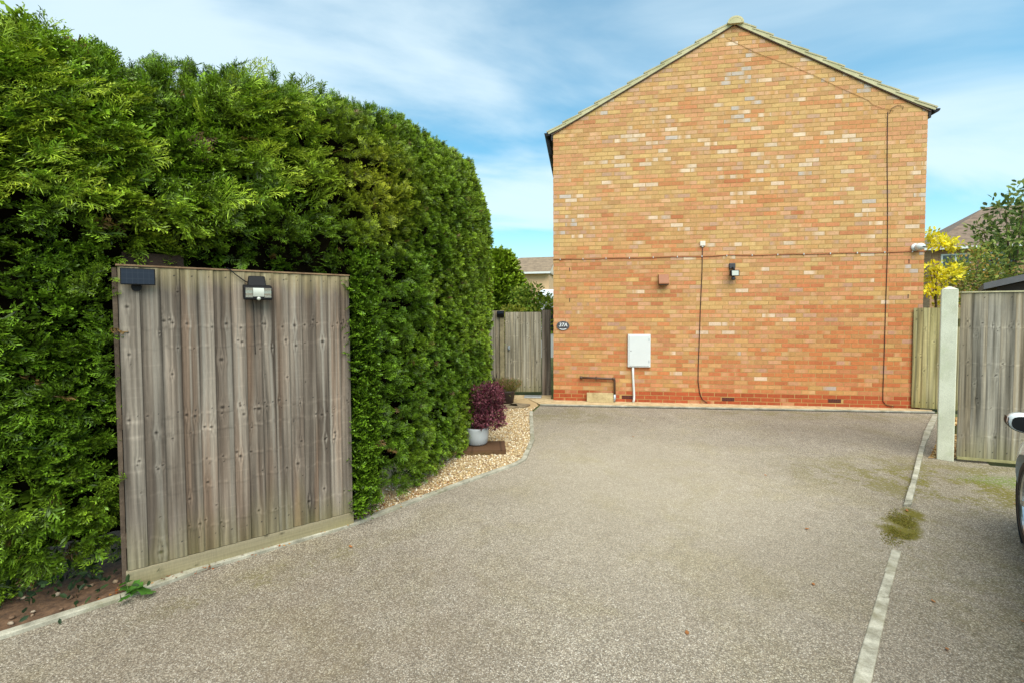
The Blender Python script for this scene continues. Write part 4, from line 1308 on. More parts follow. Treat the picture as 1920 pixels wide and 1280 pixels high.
def hedge_layer(n, variants, depth, lenf, seed, srange=(0, 1), coarse=False):
    r_ = np.random.default_rng(seed)
    # sprays grow in tufts: a tuft centre with a fan of sprays
    kf = 5; nc = n // kf; n = nc * kf
    sc = r_.uniform(srange[0] * HC.L, srange[1] * HC.L, nc); tcn = r_.uniform(0, PS[-1] - .35, nc)
    tid = np.repeat(np.arange(nc), kf)
    s = sc[tid] + r_.normal(0, lenf * .16, n); t_ = np.clip(tcn[tid] + r_.normal(0, lenf * .16, n), 0.01, PS[-1] - .3)
    s = np.clip(s, .01, HC.L - .01)
    p, N, T, o2, z = hedge_surface(s, t_)
    fs0, fo0 = fence_coords(p)
    # thin patches
    hole = fbm(s * 2.6 + 7, t_ * 3.4, 33, 3) * .6 + .4 * vn(s * 7.0, t_ * 7.5, 35)
    keep = hole > r_.uniform(.14, .38, nc)[tid]
    shag = np.clip((fbm(s * 1.3 + 2, t_ * 1.3 + 4, 61, 2) - .36) * 3, 0, 1) * np.clip((5.0 - s) / .9, 0, 1) * np.clip((z - 1.9) / .4, 0, 1)
    low = np.clip((3.6 - s) / .4, 0, 1) * np.clip((1.9 - z) / .4, 0, 1)
    sh = np.maximum(shag, low * .45)
    L = lenf * (1 + .85 * sh) * r_.uniform(.65, 1.25, n)
    U = np.array([0, 0, 1.0])
    rnd = r_.normal(0, .34, (nc, 3))[tid] + r_.normal(0, .36, (n, 3))
    D = N * (.85 - .30 * shag + .25 * np.clip((s - 5) / .6, 0, 1))[:, None] + U * (.34 - .10 * shag - .42 * low)[:, None] + T * (.22 + .62 * shag + .25 * low)[:, None] + rnd
    NN = U + N * .4 + r_.normal(0, .75, (n, 3))
    dep = r_.uniform(depth[0], depth[1], nc)[tid] + r_.uniform(-.015, .015, n)
    # fence recess
    inb = (fs0 > -.03) & (fs0 < 1.385)
    p = p - N * dep[:, None]
    behind = inb & (z < 2.02)
    gapz = inb & (z >= 2.02) & (z < 2.22)
    keep &= ~behind
    keep &= ~(gapz & (r_.random(n) < np.where(fs0 < .75, .10, .45)))
    p = np.where(gapz[:, None], p - N * .13, p)
    # colour
    young_lit = np.clip((fbm(s * 1.9, t_ * 2.1, 91, 3) - .42) * 3.2, 0, 1)
    young_lit = np.clip(young_lit * .7 + shag * .38 + np.clip((z - 3.0) / .7, 0, .30) - .18 + np.clip((s - 5.2) / .8, 0, 1) * .22 + np.clip((s - 7.0) / 1.2, 0, 1) * .25, 0, 1)  # paler towards top and right: light put into colour over real young growth
    yy = np.exp(-(((s - 5.35) / .42) ** 2 + ((z - 2.75) / .42) ** 2))
    jit = (r_.uniform(.68, 1.35, nc)[tid] * r_.uniform(.8, 1.2, n))[:, None]
    c0 = DARK * .55 * jit * np.ones((n, 1))  # old green darkened further: shade between tufts put into the colour
    c1 = (MID * (1 - young_lit[:, None]) + LITE * young_lit[:, None])
    c1 = c1 * (1 - yy[:, None]) + YEL * yy[:, None]
    c1 = c1 * jit
    br = r_.random(n) < .012
    c1[br] = BROWN; c0[br] = BROWN * .6
    i = np.where(keep)[0]
    # keep sprays out of the fence front
    tip = p[i] + D[i] / np.linalg.norm(D[i], axis=1, keepdims=True) * L[i][:, None]
    ts, to = fence_coords(tip)
    bad = (ts > .10) & (ts < 1.36) & (tip[:, 2] < 1.88) & (to > -.25) & (p[i][:, 2] < 2.6)
    i = i[~bad]
    return p[i], D[i], NN[i], L[i], c0[i], c1[i]


parts = []
for (n, var, dep, lf, seed, sr) in [
        (11500, big_v, (-.04, .10), .092, 1, (0.20, .52)), (6000, mid_v, (.08, .20), .110, 2, (0.20, .52)),
        (1500, mid_v, (-.02, .12), .170, 3, (0.0, .22)),
        (20000, mid_v, (-.04, .07), .064, 4, (.50, .74)), (8000, small_v, (.06, .16), .095, 5, (.50, .74)),
        (20500, small_v, (-.05, .10), .090, 6, (.72, .90)), (1400, small_v, (-.02, .1), .16, 7, (.88, 1))]:
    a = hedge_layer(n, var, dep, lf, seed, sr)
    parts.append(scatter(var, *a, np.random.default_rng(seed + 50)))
# long untrimmed shoots sweeping up and to the right over the fence corner
r_ = np.random.default_rng(808); n = 520
s_ = r_.uniform(2.2, 4.75, n); z_ = r_.uniform(2.45, 3.35, n)
t_ = np.interp(z_, PZ[:, 0], PS)
p, N, T, o2, z = hedge_surface(s_, t_)
cl_ = fbm(s_ * 1.8 + 3, z_ * 2.2, 131, 2)
kp = cl_ > r_.uniform(.34, .62, n)
p, N, T = p[kp], N[kp], T[kp]; n = len(p)
D_ = T * r_.uniform(.5, 1.0, (n, 1)) + N * .55 + np.array([0, 0, 1.]) * r_.uniform(-.05, .5, (n, 1)) + r_.normal(0, .18, (n, 3))
jt = r_.uniform(.75, 1.3, (n, 1)); yl = r_.random((n, 1))
parts.append(scatter(long_v, p - N * .03, D_, np.array([0, 0, 1.]) + N * .8 + r_.normal(0, .4, (n, 3)), r_.uniform(.16, .30, n), MID * .8 * jt, (LITE * (.4 + .6 * yl) + YEL * .6 * (1 - yl)) * .85 * jt, r_))
# foliage tight against both upright edges of the fence
r_ = np.random.default_rng(555)
for a0, a1, o0, o1, z0_, z1_, n in ((1.385, 1.60, -.10, -.01, .06, 2.15, 900), (-.42, -.06, -.22, -.02, .25, 2.1, 420)):
    al = r_.uniform(a0, a1, n); oo = r_.uniform(o0, o1, n) - (.10 if a0 > 0 else 0) * np.clip((al - 1.45) / .2, 0, 1); zz0 = r_.uniform(z0_, z1_, n)
    P0 = np.stack([FA.x + fc * al + fs * oo, FA.y + fs * al - fc * oo, zz0], 1)
    D0_ = np.array([fs, -fc, .35]) + r_.normal(0, .42, (n, 3)) + (np.array([fc, fs, -.2]) * .35 if a0 < 0 else 0)
    jt = r_.uniform(.6, 1.3, (n, 1))
    parts.append(scatter(mid_v, P0, D0_, np.array([0, 0, 1.]) + r_.normal(0, .75, (n, 3)), r_.uniform(.08, .14, n), DARK * .55 * jt, MID * jt, r_))
b0 = 0; VV = []; QQ = []; CC = []
for v, q, c in parts:
    VV.append(v); QQ.append(q + b0); CC.append(c); b0 += len(v)
me = np_mesh('foliage', np.concatenate(VV) - np.array(hl), np.concatenate(QQ), np.concatenate(CC))
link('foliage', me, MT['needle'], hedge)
# a few stems at the foot
mb = MB(); rs_ = random.Random(3)
for k in range(9):
    s = 1.0 + k * .95
    x, y, tx, ty = [float(v) for v in HC.at(np.array(s))]
    bx, by = x - ty * .55 - hl.x, y + tx * .55 - hl.y
    mb.tube([(bx, by, 0), (bx + rs_.uniform(-.05, .05), by + rs_.uniform(-.05, .05), 1.2), (bx + rs_.uniform(-.1, .1), by + rs_.uniform(-.1, .1), 2.6)], [.06, .05, .02], 8)
mb.build('stems', MT['bark'], hedge, smooth=True)


# ------------------------------------------------------------------ leafy plants
def leaf_shape(kind):
    if kind == 'oval':
        v = np.array([(0, 0, 0), (.35, .24, .03), (.75, .2, .0), (1, 0, -.08), (.75, -.2, 0), (.35, -.24, .03)])
        return v, np.array([(0, 1, 2, 3), (0, 3, 4, 5)])
    v = np.array([(0, 0, 0), (.5, .09, .02), (1, 0, -.05), (.5, -.09, .02)])
    return v, np.array([(0, 1, 2, 3)])


def leaf_cloud(pos, D, L, cols, rgs, kind='oval'):
    v, q = leaf_shape(kind)
    n = len(pos)
    D = D / np.linalg.norm(D, axis=1, keepdims=True)
    N = rgs.normal(0, .6, (n, 3)) + np.array([0, 0, .8]); S = np.cross(N, D); S /= np.linalg.norm(S, axis=1, keepdims=True) + 1e-9; U = np.cross(D, S)
    P = pos[:, None] + L[:, None, None] * (v[None, :, 0:1] * D[:, None] + v[None, :, 1:2] * S[:, None] + v[None, :, 2:3] * U[:, None])
    Q = (q[None] + (np.arange(n) * len(v))[:, None, None]).reshape(-1, 4)
    C = np.repeat(cols, len(v), 0)
    return P.reshape(-1, 3), Q, C


def crown(name, parent, blobs, n, Lr, palette, seed, kind='oval', shell=.55, mat='leaf', upb=.2):
    """leaves on clumps: blobs = (x,y,z,rx,ry,rz) local"""
    rg = np.random.default_rng(seed)
    B = np.array(blobs, float)
    vol = B[:, 3] * B[:, 4] * B[:, 5]; pr = vol ** .7; pr /= pr.sum()
    k = rg.choice(len(B), n, p=pr)
    d = rg.normal(0, 1, (n, 3)); d /= np.linalg.norm(d, axis=1, keepdims=True)
    r_ = (shell + (1 - shell) * rg.random(n)) ** 1.0
    lump = .8 + .4 * fbm(d[:, 0] * 3 + k * 5, d[:, 2] * 3 + d[:, 1] * 2, seed, 2)
    pos = B[k, :3] + d * B[k, 3:6] * (r_ * lump)[:, None]
    D = d + rg.normal(0, .7, (n, 3)) + np.array([0, 0, upb])
    pal = np.array(palette); kc = rg.integers(0, len(pal), n)
    clump = rg.uniform(.75, 1.25, len(B))[k]
    cols = pal[kc] * (rg.uniform(.7, 1.25, n) * clump)[:, None]
    V, Q, C = leaf_cloud(pos, D, rg.uniform(Lr[0], Lr[1], n), cols, rg, kind)
    return link(name, np_mesh(name, V, Q, C), MT[mat], parent)


def branches(name, parent, root, tips, r0_, mat='bark', seed=1):
    rg = random.Random(seed); mb = MB()
    rt = Vector(root)
    for tp in tips:
        tp = Vector(tp); mid = rt.lerp(tp, .5) + Vector((rg.uniform(-.1, .1), rg.uniform(-.1, .1), rg.uniform(0, .15))) * (tp - rt).length * .4
        mb.tube([rt, rt.lerp(mid, .5), mid, tp], [r0_, r0_ * .7, r0_ * .5, r0_ * .15], 6)
    return mb.build(name, MT[mat], parent, smooth=True)


def tree(name, label, cat, loc, height, trunk_r, blobs, n, Lr, palette, seed, kind='oval', shell=.4, group=None):
    t = thing(name, label, cat, loc, 0, group)
    fork = (0, 0, height * .3)
    mb = MB(); mb.tube([(0, 0, -.05), (.02, .01, height * .15), fork], [trunk_r, trunk_r * .8, trunk_r * .65], 8); mb.build('trunk', MT['bark'], t, smooth=True)
    branches('limbs', t, fork, [b[:3] for b in blobs], trunk_r * .5, seed=seed)
    crown('crown', t, blobs, n, Lr, palette, seed, kind, shell)
    return t


# purple potted shrub on its timber
tm = thing('timber_sleeper', 'dark brown timber sleeper piece lying on the gravel under the pale pot', 'timber', (-0.42, 5.52, 0), R(4))
plank('block', tm, -.36, .33, -.20, .19, 0.004, .062, 19, 3, green=.15)
pot = thing('potted_shrub', 'round purple leaved shrub in a pale grey pot', 'plant', (-0.44, 5.60, 0.064))
mb = MB(); mb.lathe([(.10, 0), (.128, .02), (.142, .10), (.150, .19), (.148, .215), (.136, .216), (.13, .19)], 28); mb.build('pot', MT['pot_pale'], pot, smooth=True)
mb = MB(); mb.lathe([(.13, .19), (.02, .2)], 20); mb.build('soil', MT['soil'], pot)
PUR = [lin(112, 56, 70), lin(134, 72, 86), lin(84, 42, 54), lin(152, 94, 104), lin(126, 84, 86)]
rg = np.random.default_rng(8)
bl = [(0.14, -.02, .44, .20, .22, .25), (.04, .05, .40, .18, .20, .22), (.20, .04, .56, .16, .18, .18), (.10, -.05, .60, .16, .18, .17), (.26, -.03, .40, .11, .12, .14), (.16, 0, .68, .12, .13, .10), (.06, -.1, .32, .15, .16, .11), (.22, -.06, .28, .13, .14, .09)]
rgp = np.random.default_rng(12)
bl += [(.14 + .17 * math.cos(a_), .20 * math.sin(a_), .40 + rgp.uniform(-.14, .30), .06, .06, .08) for a_ in rgp.uniform(0, 6.28, 14)]
crown('leaves', pot, bl, 5600, (.016, .044), PUR, 5, 'oval', .35)
branches('stems', pot, (0, 0, .15), [b[:3] for b in bl], .012, seed=4)

# dark pot with heather-like plant by the fence bay
pot2 = thing('potted_plant', 'bushy green and pink heather in a dark pot by the gate', 'plant', (-0.115, 8.42, 0.012))
mb = MB(); mb.lathe([(.12, 0), (.135, .01), (.165, .20), (.175, .215), (.175, .245), (.16, .246), (.15, .21)], 24); mb.build('pot', MT['pot_dark'], pot2, smooth=True)
mb = MB(); mb.lathe([(.155, .21), (.02, .22)], 16); mb.build('soil', MT['soil'], pot2)
n = 2600; rg = np.random.default_rng(31)
a = rg.uniform(0, 6.28, n); rad = np.sqrt(rg.random(n)) * .17; ln = rg.uniform(.0, .22, n)
lean = rad / .17
pos = np.stack([np.cos(a) * (rad + ln * lean * .7), np.sin(a) * (rad + ln * lean * .7), .23 + ln * (1 - .25 * lean) + rg.uniform(-.03, .03, n)], 1)
D = np.stack([np.cos(a) * lean * .7, np.sin(a) * lean * .7, np.full(n, .9)], 1) + rg.normal(0, .35, (n, 3))
pal = np.array([lin(104, 116, 46), lin(124, 132, 60), lin(82, 96, 40), lin(150, 120, 78), lin(168, 120, 96)])
V, Q, C = leaf_cloud(pos, D, rg.uniform(.03, .06, n), pal[rg.integers(0, 5, n)], rg, 'thin')
link('leaves', np_mesh('leaves', V, Q, C), MT['leaf'], pot2)

# dark strap-leaved plant behind
sp = thing('spiky_plant', 'dark strap leaved plant growing at the foot of the fence bay', 'plant', (-0.33, 8.62, 0.0))
VV = []; QQ = []; CC = []; rg = np.random.default_rng(41)
for k in range(46):
    a = rg.uniform(0, 6.28); L = rg.uniform(.4, .66); ln_ = rg.uniform(.15, .75); w_ = rg.uniform(.008, .014)
    c = np.array(lin(52, 52, 46)) * rg.uniform(.7, 1.4)
    b0 = len(VV)
    for j in range(7):
        u = j / 6; r_ = L * ln_ * u ** 1.4 * .7; z = L * (u - .35 * ln_ * u ** 3) * .95
        s = w_ * (1 - u ** 3) + .001
        cx, cy = math.cos(a), math.sin(a)
        VV += [(cx * r_ - cy * s, cy * r_ + cx * s, z + .02), (cx * r_ + cy * s, cy * r_ - cx * s, z + .02)]; CC += [c, c]
    QQ += [(b0 + 2 * j, b0 + 2 * j + 1, b0 + 2 * j + 3, b0 + 2 * j + 2) for j in range(6)]
link('leaves', np_mesh('leaves', np.array(VV), np.array(QQ), np.array(CC)), MT['leaf'], sp)
n = 900
pos = np.stack([rg.normal(.05, .12, n), rg.normal(-.05, .10, n), rg.uniform(.03, .30, n)], 1)
V, Q, C = leaf_cloud(pos, rg.normal(0, .5, (n, 3)) + np.array([0, 0, .8]), rg.uniform(.04, .08, n), np.array([lin(110, 122, 56), lin(136, 140, 72), lin(88, 100, 44)])[rg.integers(0, 3, n)], rg, 'thin')
link('undergrowth', np_mesh('undergrowth', V, Q, C), MT['leaf'], sp)

# slabs and drain cover in front of the gate
t = MB().box(-.17, .17, -.11, .11, 0.0, .022).build('drain_cover', MT['steel'], None, bevel=.004); t.location = (.41, 8.98, .02); t.rotation_euler = (0, 0, R(-6)); tag(t, 'flat grey metal drain cover in front of the garden gate', 'drain cover')
mb = MB(); mb.prism([(-.5, -.02), (.3, -.06), (.35, .35), (-.5, .4)], 0, .016); t = mb.build('path', MT['strip'], None); t.location = (.45, 8.85, .002); tag(t, kind='structure')
MS = mat_concrete('stone_slab', lin(112, 98, 78), lin(150, 134, 108), lin(110, 100, 70), 9)
for k, (x, y, a, lb) in enumerate([(.12, 8.16, -20, 'flat brown paving slab nearest the kerb by the gate'), (-.07, 8.08, 12, 'flat brown paving slab under the edge of the dark pot')]):
    mb = MB(); mb.prism([(-.17, -.13), (.15, -.15), (.18, .12), (-.15, .15)], 0, .035)
    t = mb.build('paving_slab', MS, None, bevel=.006); t.location = (x, y, .004); t.rotation_euler = (0, 0, R(a)); tag(t, lb, 'slab')

# weed at the foot of the fence
wp = thing('weed', 'leafy green weed growing over the kerb at the fence corner', 'plant', (-2.29, 2.66, 0.0))
VV = []; QQ = []; CC = []; rg = np.random.default_rng(51); mbst = MB()
for k in range(11):
    a = rg.uniform(-1.2, 2.0); d = rg.uniform(.02, .13); cx, cy, cz = math.cos(a) * d * 1.1 - .01, math.sin(a) * d * .7 - .02, rg.uniform(.02, .075)
    rl = rg.uniform(.022, .042); b0 = len(VV); c = np.array(lin(78, 124, 44)) * rg.uniform(.7, 1.25)
    VV.append((cx, cy, cz)); CC.append(c * .8)
    nn = 15; tx, ty = rg.normal(0, .35, 2)
    for j in range(nn):
        th = 2 * math.pi * j / nn; r_ = rl * (1 + .22 * math.cos(5 * th)) * (.35 if j == 0 else 1)
        VV.append((cx + r_ * math.cos(th + a), cy + r_ * math.sin(th + a), cz + r_ * (tx * math.cos(th + a) + ty * math.sin(th + a)) - .1 * r_)); CC.append(c)
    QQ += [(b0, b0 + 1 + j, b0 + 1 + (j + 1) % nn) for j in range(nn)]
    mbst.tube([(0, 0, 0), (cx * .6, cy * .6, cz * .8), (cx, cy, cz - .002)], .0018, 5)
link('leaves', np_mesh('leaves', np.array(VV), np.array(QQ), np.array(CC)), MT['leaf'], wp)
mbst.build('stems', mat_plain('green_stem', lin(90, 120, 50)), wp)

# ivy on the soil in the hedge shade
rg = np.random.default_rng(61); n = 200
pos = np.stack([rg.normal(-2.72, .22, n), rg.normal(2.72, .16, n), rg.uniform(.01, .16, n)], 1)
V, Q, C = leaf_cloud(pos, rg.normal(0, 1, (n, 3)) + np.array([.3, -.6, .1]), rg.uniform(.03, .055, n), np.array([lin(40, 62, 34), lin(58, 82, 44), lin(34, 50, 30)])[rg.integers(0, 3, n)], rg)
o = link('ivy', np_mesh('ivy', V, Q, C), MT['leaf']); tag(o, 'dark ivy creeping over the soil beneath the hedge', 'ivy', kind='stuff')

# moss over the buried stretch of kerb
rg = np.random.default_rng(71); n = 16000
a = rg.uniform(0, 6.28, n); r_ = np.sqrt(rg.random(n))
lx = r_ * np.cos(a); ly = r_ * np.sin(a)
dirx, diry = .70, .714
pp = np.stack([3.02 + dirx * lx * .56 - diry * ly * .12, 3.50 + diry * lx * .56 + dirx * ly * .12], 1)
e = fbm(pp[:, 0] * 7, pp[:, 1] * 7, 9, 3); kp = rg.random(n) < np.clip(1.5 - r_ * 1.6, 0, 1) * np.clip((e - .34) * 6, 0, 1)
pp = pp[kp]; n = len(pp)
pos = np.concatenate([pp, rg.uniform(-.002, .003, (n, 1))], 1)
V, Q, C = leaf_cloud(pos, rg.normal(0, 1, (n, 3)) * np.array([1, 1, .35]) + np.array([0, 0, .15]), rg.uniform(.006, .012, n), np.array([lin(128, 124, 42), lin(148, 140, 58), lin(106, 104, 36), lin(132, 116, 54)])[rg.integers(0, 4, n)], rg)
o = link('moss', np_mesh('moss', V, Q, C), MT['leaf']); tag(o, 'olive moss patch grown over the sunken kerb stones', 'moss', kind='stuff')

# fallen leaves and hedge litter
rg = np.random.default_rng(81)
litter_cols = np.array([lin(176, 104, 52), lin(150, 82, 44), lin(196, 140, 70), lin(120, 78, 48)])
n = 300
s = rg.uniform(0, 1, n)
kp_ = [(-2.36, 2.60), (-1.30, 3.50), (-.75, 4.2), (-.42, 4.55)]
xx = np.interp(s, [0, .45, .8, 1], [q_[0] for q_ in kp_]) + rg.normal(-.03, .035, n); yy_ = np.interp(s, [0, .45, .8, 1], [q_[1] for q_ in kp_]) + rg.normal(.04, .035, n)
V, Q, C = leaf_cloud(np.stack([xx, yy_, rg.uniform(.012, .03, n)], 1), rg.normal(0, 1, (n, 3)) * np.array([1, 1, .12]), rg.uniform(.008, .026, n), litter_cols[rg.integers(0, 4, n)], rg)
o = link('leaf_litter', np_mesh('leaf_litter', V, Q, C), MT['leaf']); tag(o, 'dry orange hedge litter gathered along the left kerb', 'leaf litter', kind='stuff')
LEAFS = [(1.62, 6.1), (3.9, 6.25), (2.25, 3.45), (2.42, 2.55), (2.75, 2.38), (3.05, 2.35), (2.15, 2.2), (3.3, 3.75), (1.85, 2.75), (-1.15, 3.2), (2.6, 4.6), (4.35, 3.9), (.9, 2.3), (3.1, 2.05)]
proto = None
for k, (x, y) in enumerate(LEAFS):
    if proto is None:
        v = [(0, 0, 0), (.3, .22, .05), (.7, .2, .02), (1, 0, .08), (.7, -.2, .04), (.3, -.22, .02), (.5, 0, -.01)]
        V = np.array(v) * .042
        proto = link('fallen_leaf', np_mesh('fallen_leaf', V, np.array([(0, 1, 6), (1, 2, 6), (2, 3, 6), (3, 4, 6), (4, 5, 6), (5, 0, 6)]), np.repeat(np.array([lin(178, 120, 72)]), 7, 0)), MT['leaf'])
        tag(proto, 'small dry tan leaf lying loose on the tarmac driveway', 'leaf', 'fallen leaves on the driveway')
        o = proto
    else:
        o = proto.copy(); col.objects.link(o)
    o.location = (x, y, .008); o.rotation_euler = (rg.uniform(-.2, .2), rg.uniform(-.2, .2), rg.uniform(0, 6)); sc_ = rg.uniform(.6, 1.1); o.scale = (sc_, sc_, sc_)


# ------------------------------------------------------------------ white car at the right edge
CARH = 38.5      # heading, degrees right of +Y
fa_ = R(90 - CARH)
car_f = Vector((math.cos(fa_), math.sin(fa_), 0)); car_l = Vector((-math.sin(fa_), math.cos(fa_), 0))
WHEEL = Vector((3.545, 3.13, 0))        # outer face of the near front wheel
car_o = WHEEL - car_f * 1.30 - car_l * 0.87
car = thing('parked_car', 'white hatchback parked at the right edge on the tarmac', 'car', car_o, fa_)
ST = [(-2.02, .70, .34, .80, .48, .98), (-1.90, .80, .26, .90, .54, 1.12), (-1.60, .85, .22, .94, .57, 1.34), (-1.2, .87, .2, .93, .585, 1.45), (-.5, .875, .2, .92, .60, 1.50), (.1, .875, .2, .905, .61, 1.46),
      (.5, .875, .2, .89, .65, 1.26), (.88, .872, .2, .87, .74, .99), (1.3, .875, .2, .80, .68, .90), (1.62, .868, .2, .72, .60, .82), (1.82, .775, .22, .64, .50, .74), (1.96, .62, .26, .56, .38, .66), (2.02, .40, .32, .50, .25, .58)]


def car_ring(x, w_, zb, zm, wr, zr):
    half = [(0, zb), (w_ * .75, zb), (w_ * .955, zb + .06), (w_ * .99, zb + .18), (w_, (zb + zm) / 2 + .04), (w_ * .985, zm - .05), (w_ * .955, zm), (w_ * .955 + (wr - w_ * .955) * .55, zm + (zr - zm) * .52), (wr, zr - .05), (wr * .86, zr - .01), (0, zr)]
    ring = [(x, -y, z) for y, z in half] + [(x, y, z) for y, z in half[-2:0:-1]]
    return ring


def arch_cut(o, centres):
    mb = MB()
    for x, sy in centres:
        mb.tube([(x, sy * .62, .325), (x, sy * 1.1, .325)], .352, 36)
    cut = mb.build('cutter', None)
    cut.parent = o.parent
    md = o.modifiers.new('b', 'BOOLEAN'); md.object = cut; md.operation = 'DIFFERENCE'; md.solver = 'EXACT'
    bpy.context.view_layer.update()
    dg = bpy.context.evaluated_depsgraph_get()
    me = bpy.data.meshes.new_from_object(o.evaluated_get(dg))
    o.modifiers.clear(); o.data = me
    bpy.data.objects.remove(cut)


mb = MB(); mb.loft([car_ring(*s_) for s_ in ST]); body = mb.build('body', MT['paint'], car)
md = body.modifiers.new('s', 'SUBSURF'); md.levels = 2; md.render_levels = 2
bpy.context.view_layer.update()
me = bpy.data.meshes.new_from_object(body.evaluated_get(bpy.context.evaluated_depsgraph_get())); body.modifiers.clear(); body.data = me
arch_cut(body, [(1.30, 1), (1.30, -1), (-1.27, 1), (-1.27, -1)])
body.data.polygons.foreach_set('use_smooth', [len(p.vertices) <= 4 and p.area < .02 for p in body.data.polygons])
# wheel wells
for x in (1.30, -1.27):
    for sy in (1, -1):
        mb = MB(); rings = []
        for y in (.45, .835):
            rings.append([(x + .362 * math.cos(2 * math.pi * k / 28), sy * y, .325 + .362 * math.sin(2 * math.pi * k / 28)) for k in range(28)])
        mb.loft(rings, cap=False); mb.build('arch_liner', MT['rubber'], car, smooth=True)
MB().box(-1.9, 1.75, -.6, .6, .17, .4).build('underbody', MT['rubber'], car)
for x in (1.30, -1.27):
    for sy in (1, -1):
        wh = thing('wheel', None, None, (x, sy * .735, .325)); wh.parent = car
        wh.rotation_euler = (0, 0, 0 if sy > 0 else math.pi)
        T_ = Matrix.Rotation(-math.pi / 2, 4, 'X')
        mb = MB(); mb.lathe([(.235, -.10), (.30, -.105), (.318, -.085), (.325, -.05), (.325, .05), (.318, .085), (.30, .105), (.25, .108), (.235, .10)], 48, T_)
        mb.f = mb.f[:-2]; mb.build('tyre', MT['rubber'], wh, smooth=True)
        mb = MB(); mb.lathe([(.236, -.09), (.225, -.06), (.22, .06), (.228, .09), (.240, .103), (.246, .102)], 48, T_); mb.f = mb.f[:-2]
        for k in range(7):
            a = 2 * math.pi * k / 7
            M_ = Matrix.Rotation(a, 4, 'Y')
            mb.add([(-.028, .075, .04), (.028, .075, .04), (.018, .092, .235), (-.018, .092, .235), (-.028, .045, .04), (.028, .045, .04), (.018, .06, .235), (-.018, .06, .235)], [(0, 1, 2, 3), (7, 6, 5, 4), (0, 4, 5, 1), (1, 5, 6, 2), (2, 6, 7, 3), (3, 7, 4, 0)], M_)
        mb.lathe([(.055, .04), (.055, .082), (.03, .09), (.001, .09)], 20, T_)
        mb.build('rim', MT['alloy'], wh)
        mb = MB(); mb.lathe([(.14, .0), (.14, .02)], 24, T_); mb.build('brake_disc', MT['steel'], wh)


def body_pt(x, k, sy, off=.005):
    """point on the body side at station x, blend k from belt (0) to roof edge (1)"""
    xs = [s_[0] for s_ in ST]; f = lambda j: float(np.interp(x, xs, [s_[j] for s_ in ST]))
    w_, zb, zm, wr, zr = [f(j) for j in range(1, 6)]
    y = w_ * .945 + (wr - w_ * .945) * k; z = zm + .02 + (zr - .06 - zm) * k
    return (x, sy * (y + off), z)


for sy in (1, -1):
    for x0, x1, tp0, tp1 in ((-.32, .62, -.30, .18), (-1.15, -.38, -1.05, -.36), (-1.7, -1.22, -1.45, -1.12)):
        mb = MB(); vs = []
        for i in range(9):
            for j in range(6):
                u, k = i / 8, .06 + .82 * j / 5
                xb = x0 + (x1 - x0) * u; xt = tp0 + (tp1 - tp0) * u
                vs.append(body_pt(xb + (xt - xb) * (j / 5), k, sy, .008))
        mb.add(vs, [(i * 6 + j, i * 6 + 6 + j, i * 6 + 7 + j, i * 6 + j + 1) for i in range(8) for j in range(5)])
        mb.build('side_window', MT['glass'], car, smooth=True)
    mr = thing('door_mirror', None, None, (.60, sy * .83, .935)); mr.parent = car
    S_ = sy
    rings = []
    for x_, k in ((-.065, 1.0), (-.03, 1.03), (.03, .95), (.07, .7), (.09, .35)):
        ring = []
        for q_ in range(20):
            a = 2 * math.pi * q_ / 20
            ca, sa = math.cos(a), math.sin(a)
            yy2 = .105 * np.sign(ca) * abs(ca) ** .6 * k; zz2 = .056 * np.sign(sa) * abs(sa) ** .6 * k
            ring.append((x_, S_ * (.13 + yy2), .085 + zz2 + .12 * (yy2) * (1 if sa < 0 else .25)))
        rings.append(ring)
    mb = MB(); mb.loft(rings); mb.build('shell', MT['paint'], mr, smooth=True)
    mb = MB(); mb.add([((-.068), S_ * (.127 + (p_[1] * S_ - .13) * .92), .080 + (p_[2] - .085) * .86) for p_ in rings[0]], [tuple(range(20))]); mb.build('mirror_glass', MT['black'], mr)
    mb = MB(); mb.loft([[(x_, S_ * (.13 + (p_[1] * S_ - .13) * 1.02), .083 + (p_[2] - .085) * 1.02) for p_ in rings[0][9:20] + rings[0][:2]] for x_ in (-.0665, .05)], closed=False, cap=False); mb.build('lower_housing', MT['black'], mr, smooth=True)
    mb = MB(); mb.tube([(0, -S_ * .02, .02), (0, S_ * .05, .05)], .035, 10); mb.build('stalk', MT['black'], mr, smooth=True)
    for x_ in (-.25, -1.1): MB().box(x_, x_ + .18, min(S_ * .862, S_ * .905), max(S_ * .862, S_ * .905), .80, .83).build('door_handle', MT['paint'], car, bevel=.008)
    mb = MB(); mb.loft([[(1.70, S_ * .74, .66), (1.70, S_ * .76, .60), (1.88, S_ * .60, .56), (1.88, S_ * .58, .64)], [(1.72, S_ * .79, .665), (1.72, S_ * .80, .60), (1.90, S_ * .66, .56), (1.90, S_ * .64, .645)]]); mb.build('headlight', MT['lens'], car, smooth=True)
    mb = MB(); mb.box(-2.0, -1.86, min(S_ * .60, S_ * .77), max(S_ * .60, S_ * .77), .80, .98); mb.build('tail_light', MT['redwhite'], car, bevel=.02)
# windscreen and rear window
mb = MB(); vs = []
for i in range(7):
    for j in range(6):
        u = -1 + 2 * i / 6; k = j / 5
        x = .84 - (.84 - .16) * k; zr = float(np.interp(x, [s_[0] for s_ in ST], [s_[5] for s_ in ST])); wr = float(np.interp(x, [s_[0] for s_ in ST], [s_[4] for s_ in ST]))
        vs.append((x + .012, u * wr * .86, zr + .008 - .012 * u * u))
mb.add(vs, [(i * 6 + j, i * 6 + 6 + j, i * 6 + 7 + j, i * 6 + j + 1) for i in range(6) for j in range(5)]); mb.build('windscreen', MT['glass'], car, smooth=True)

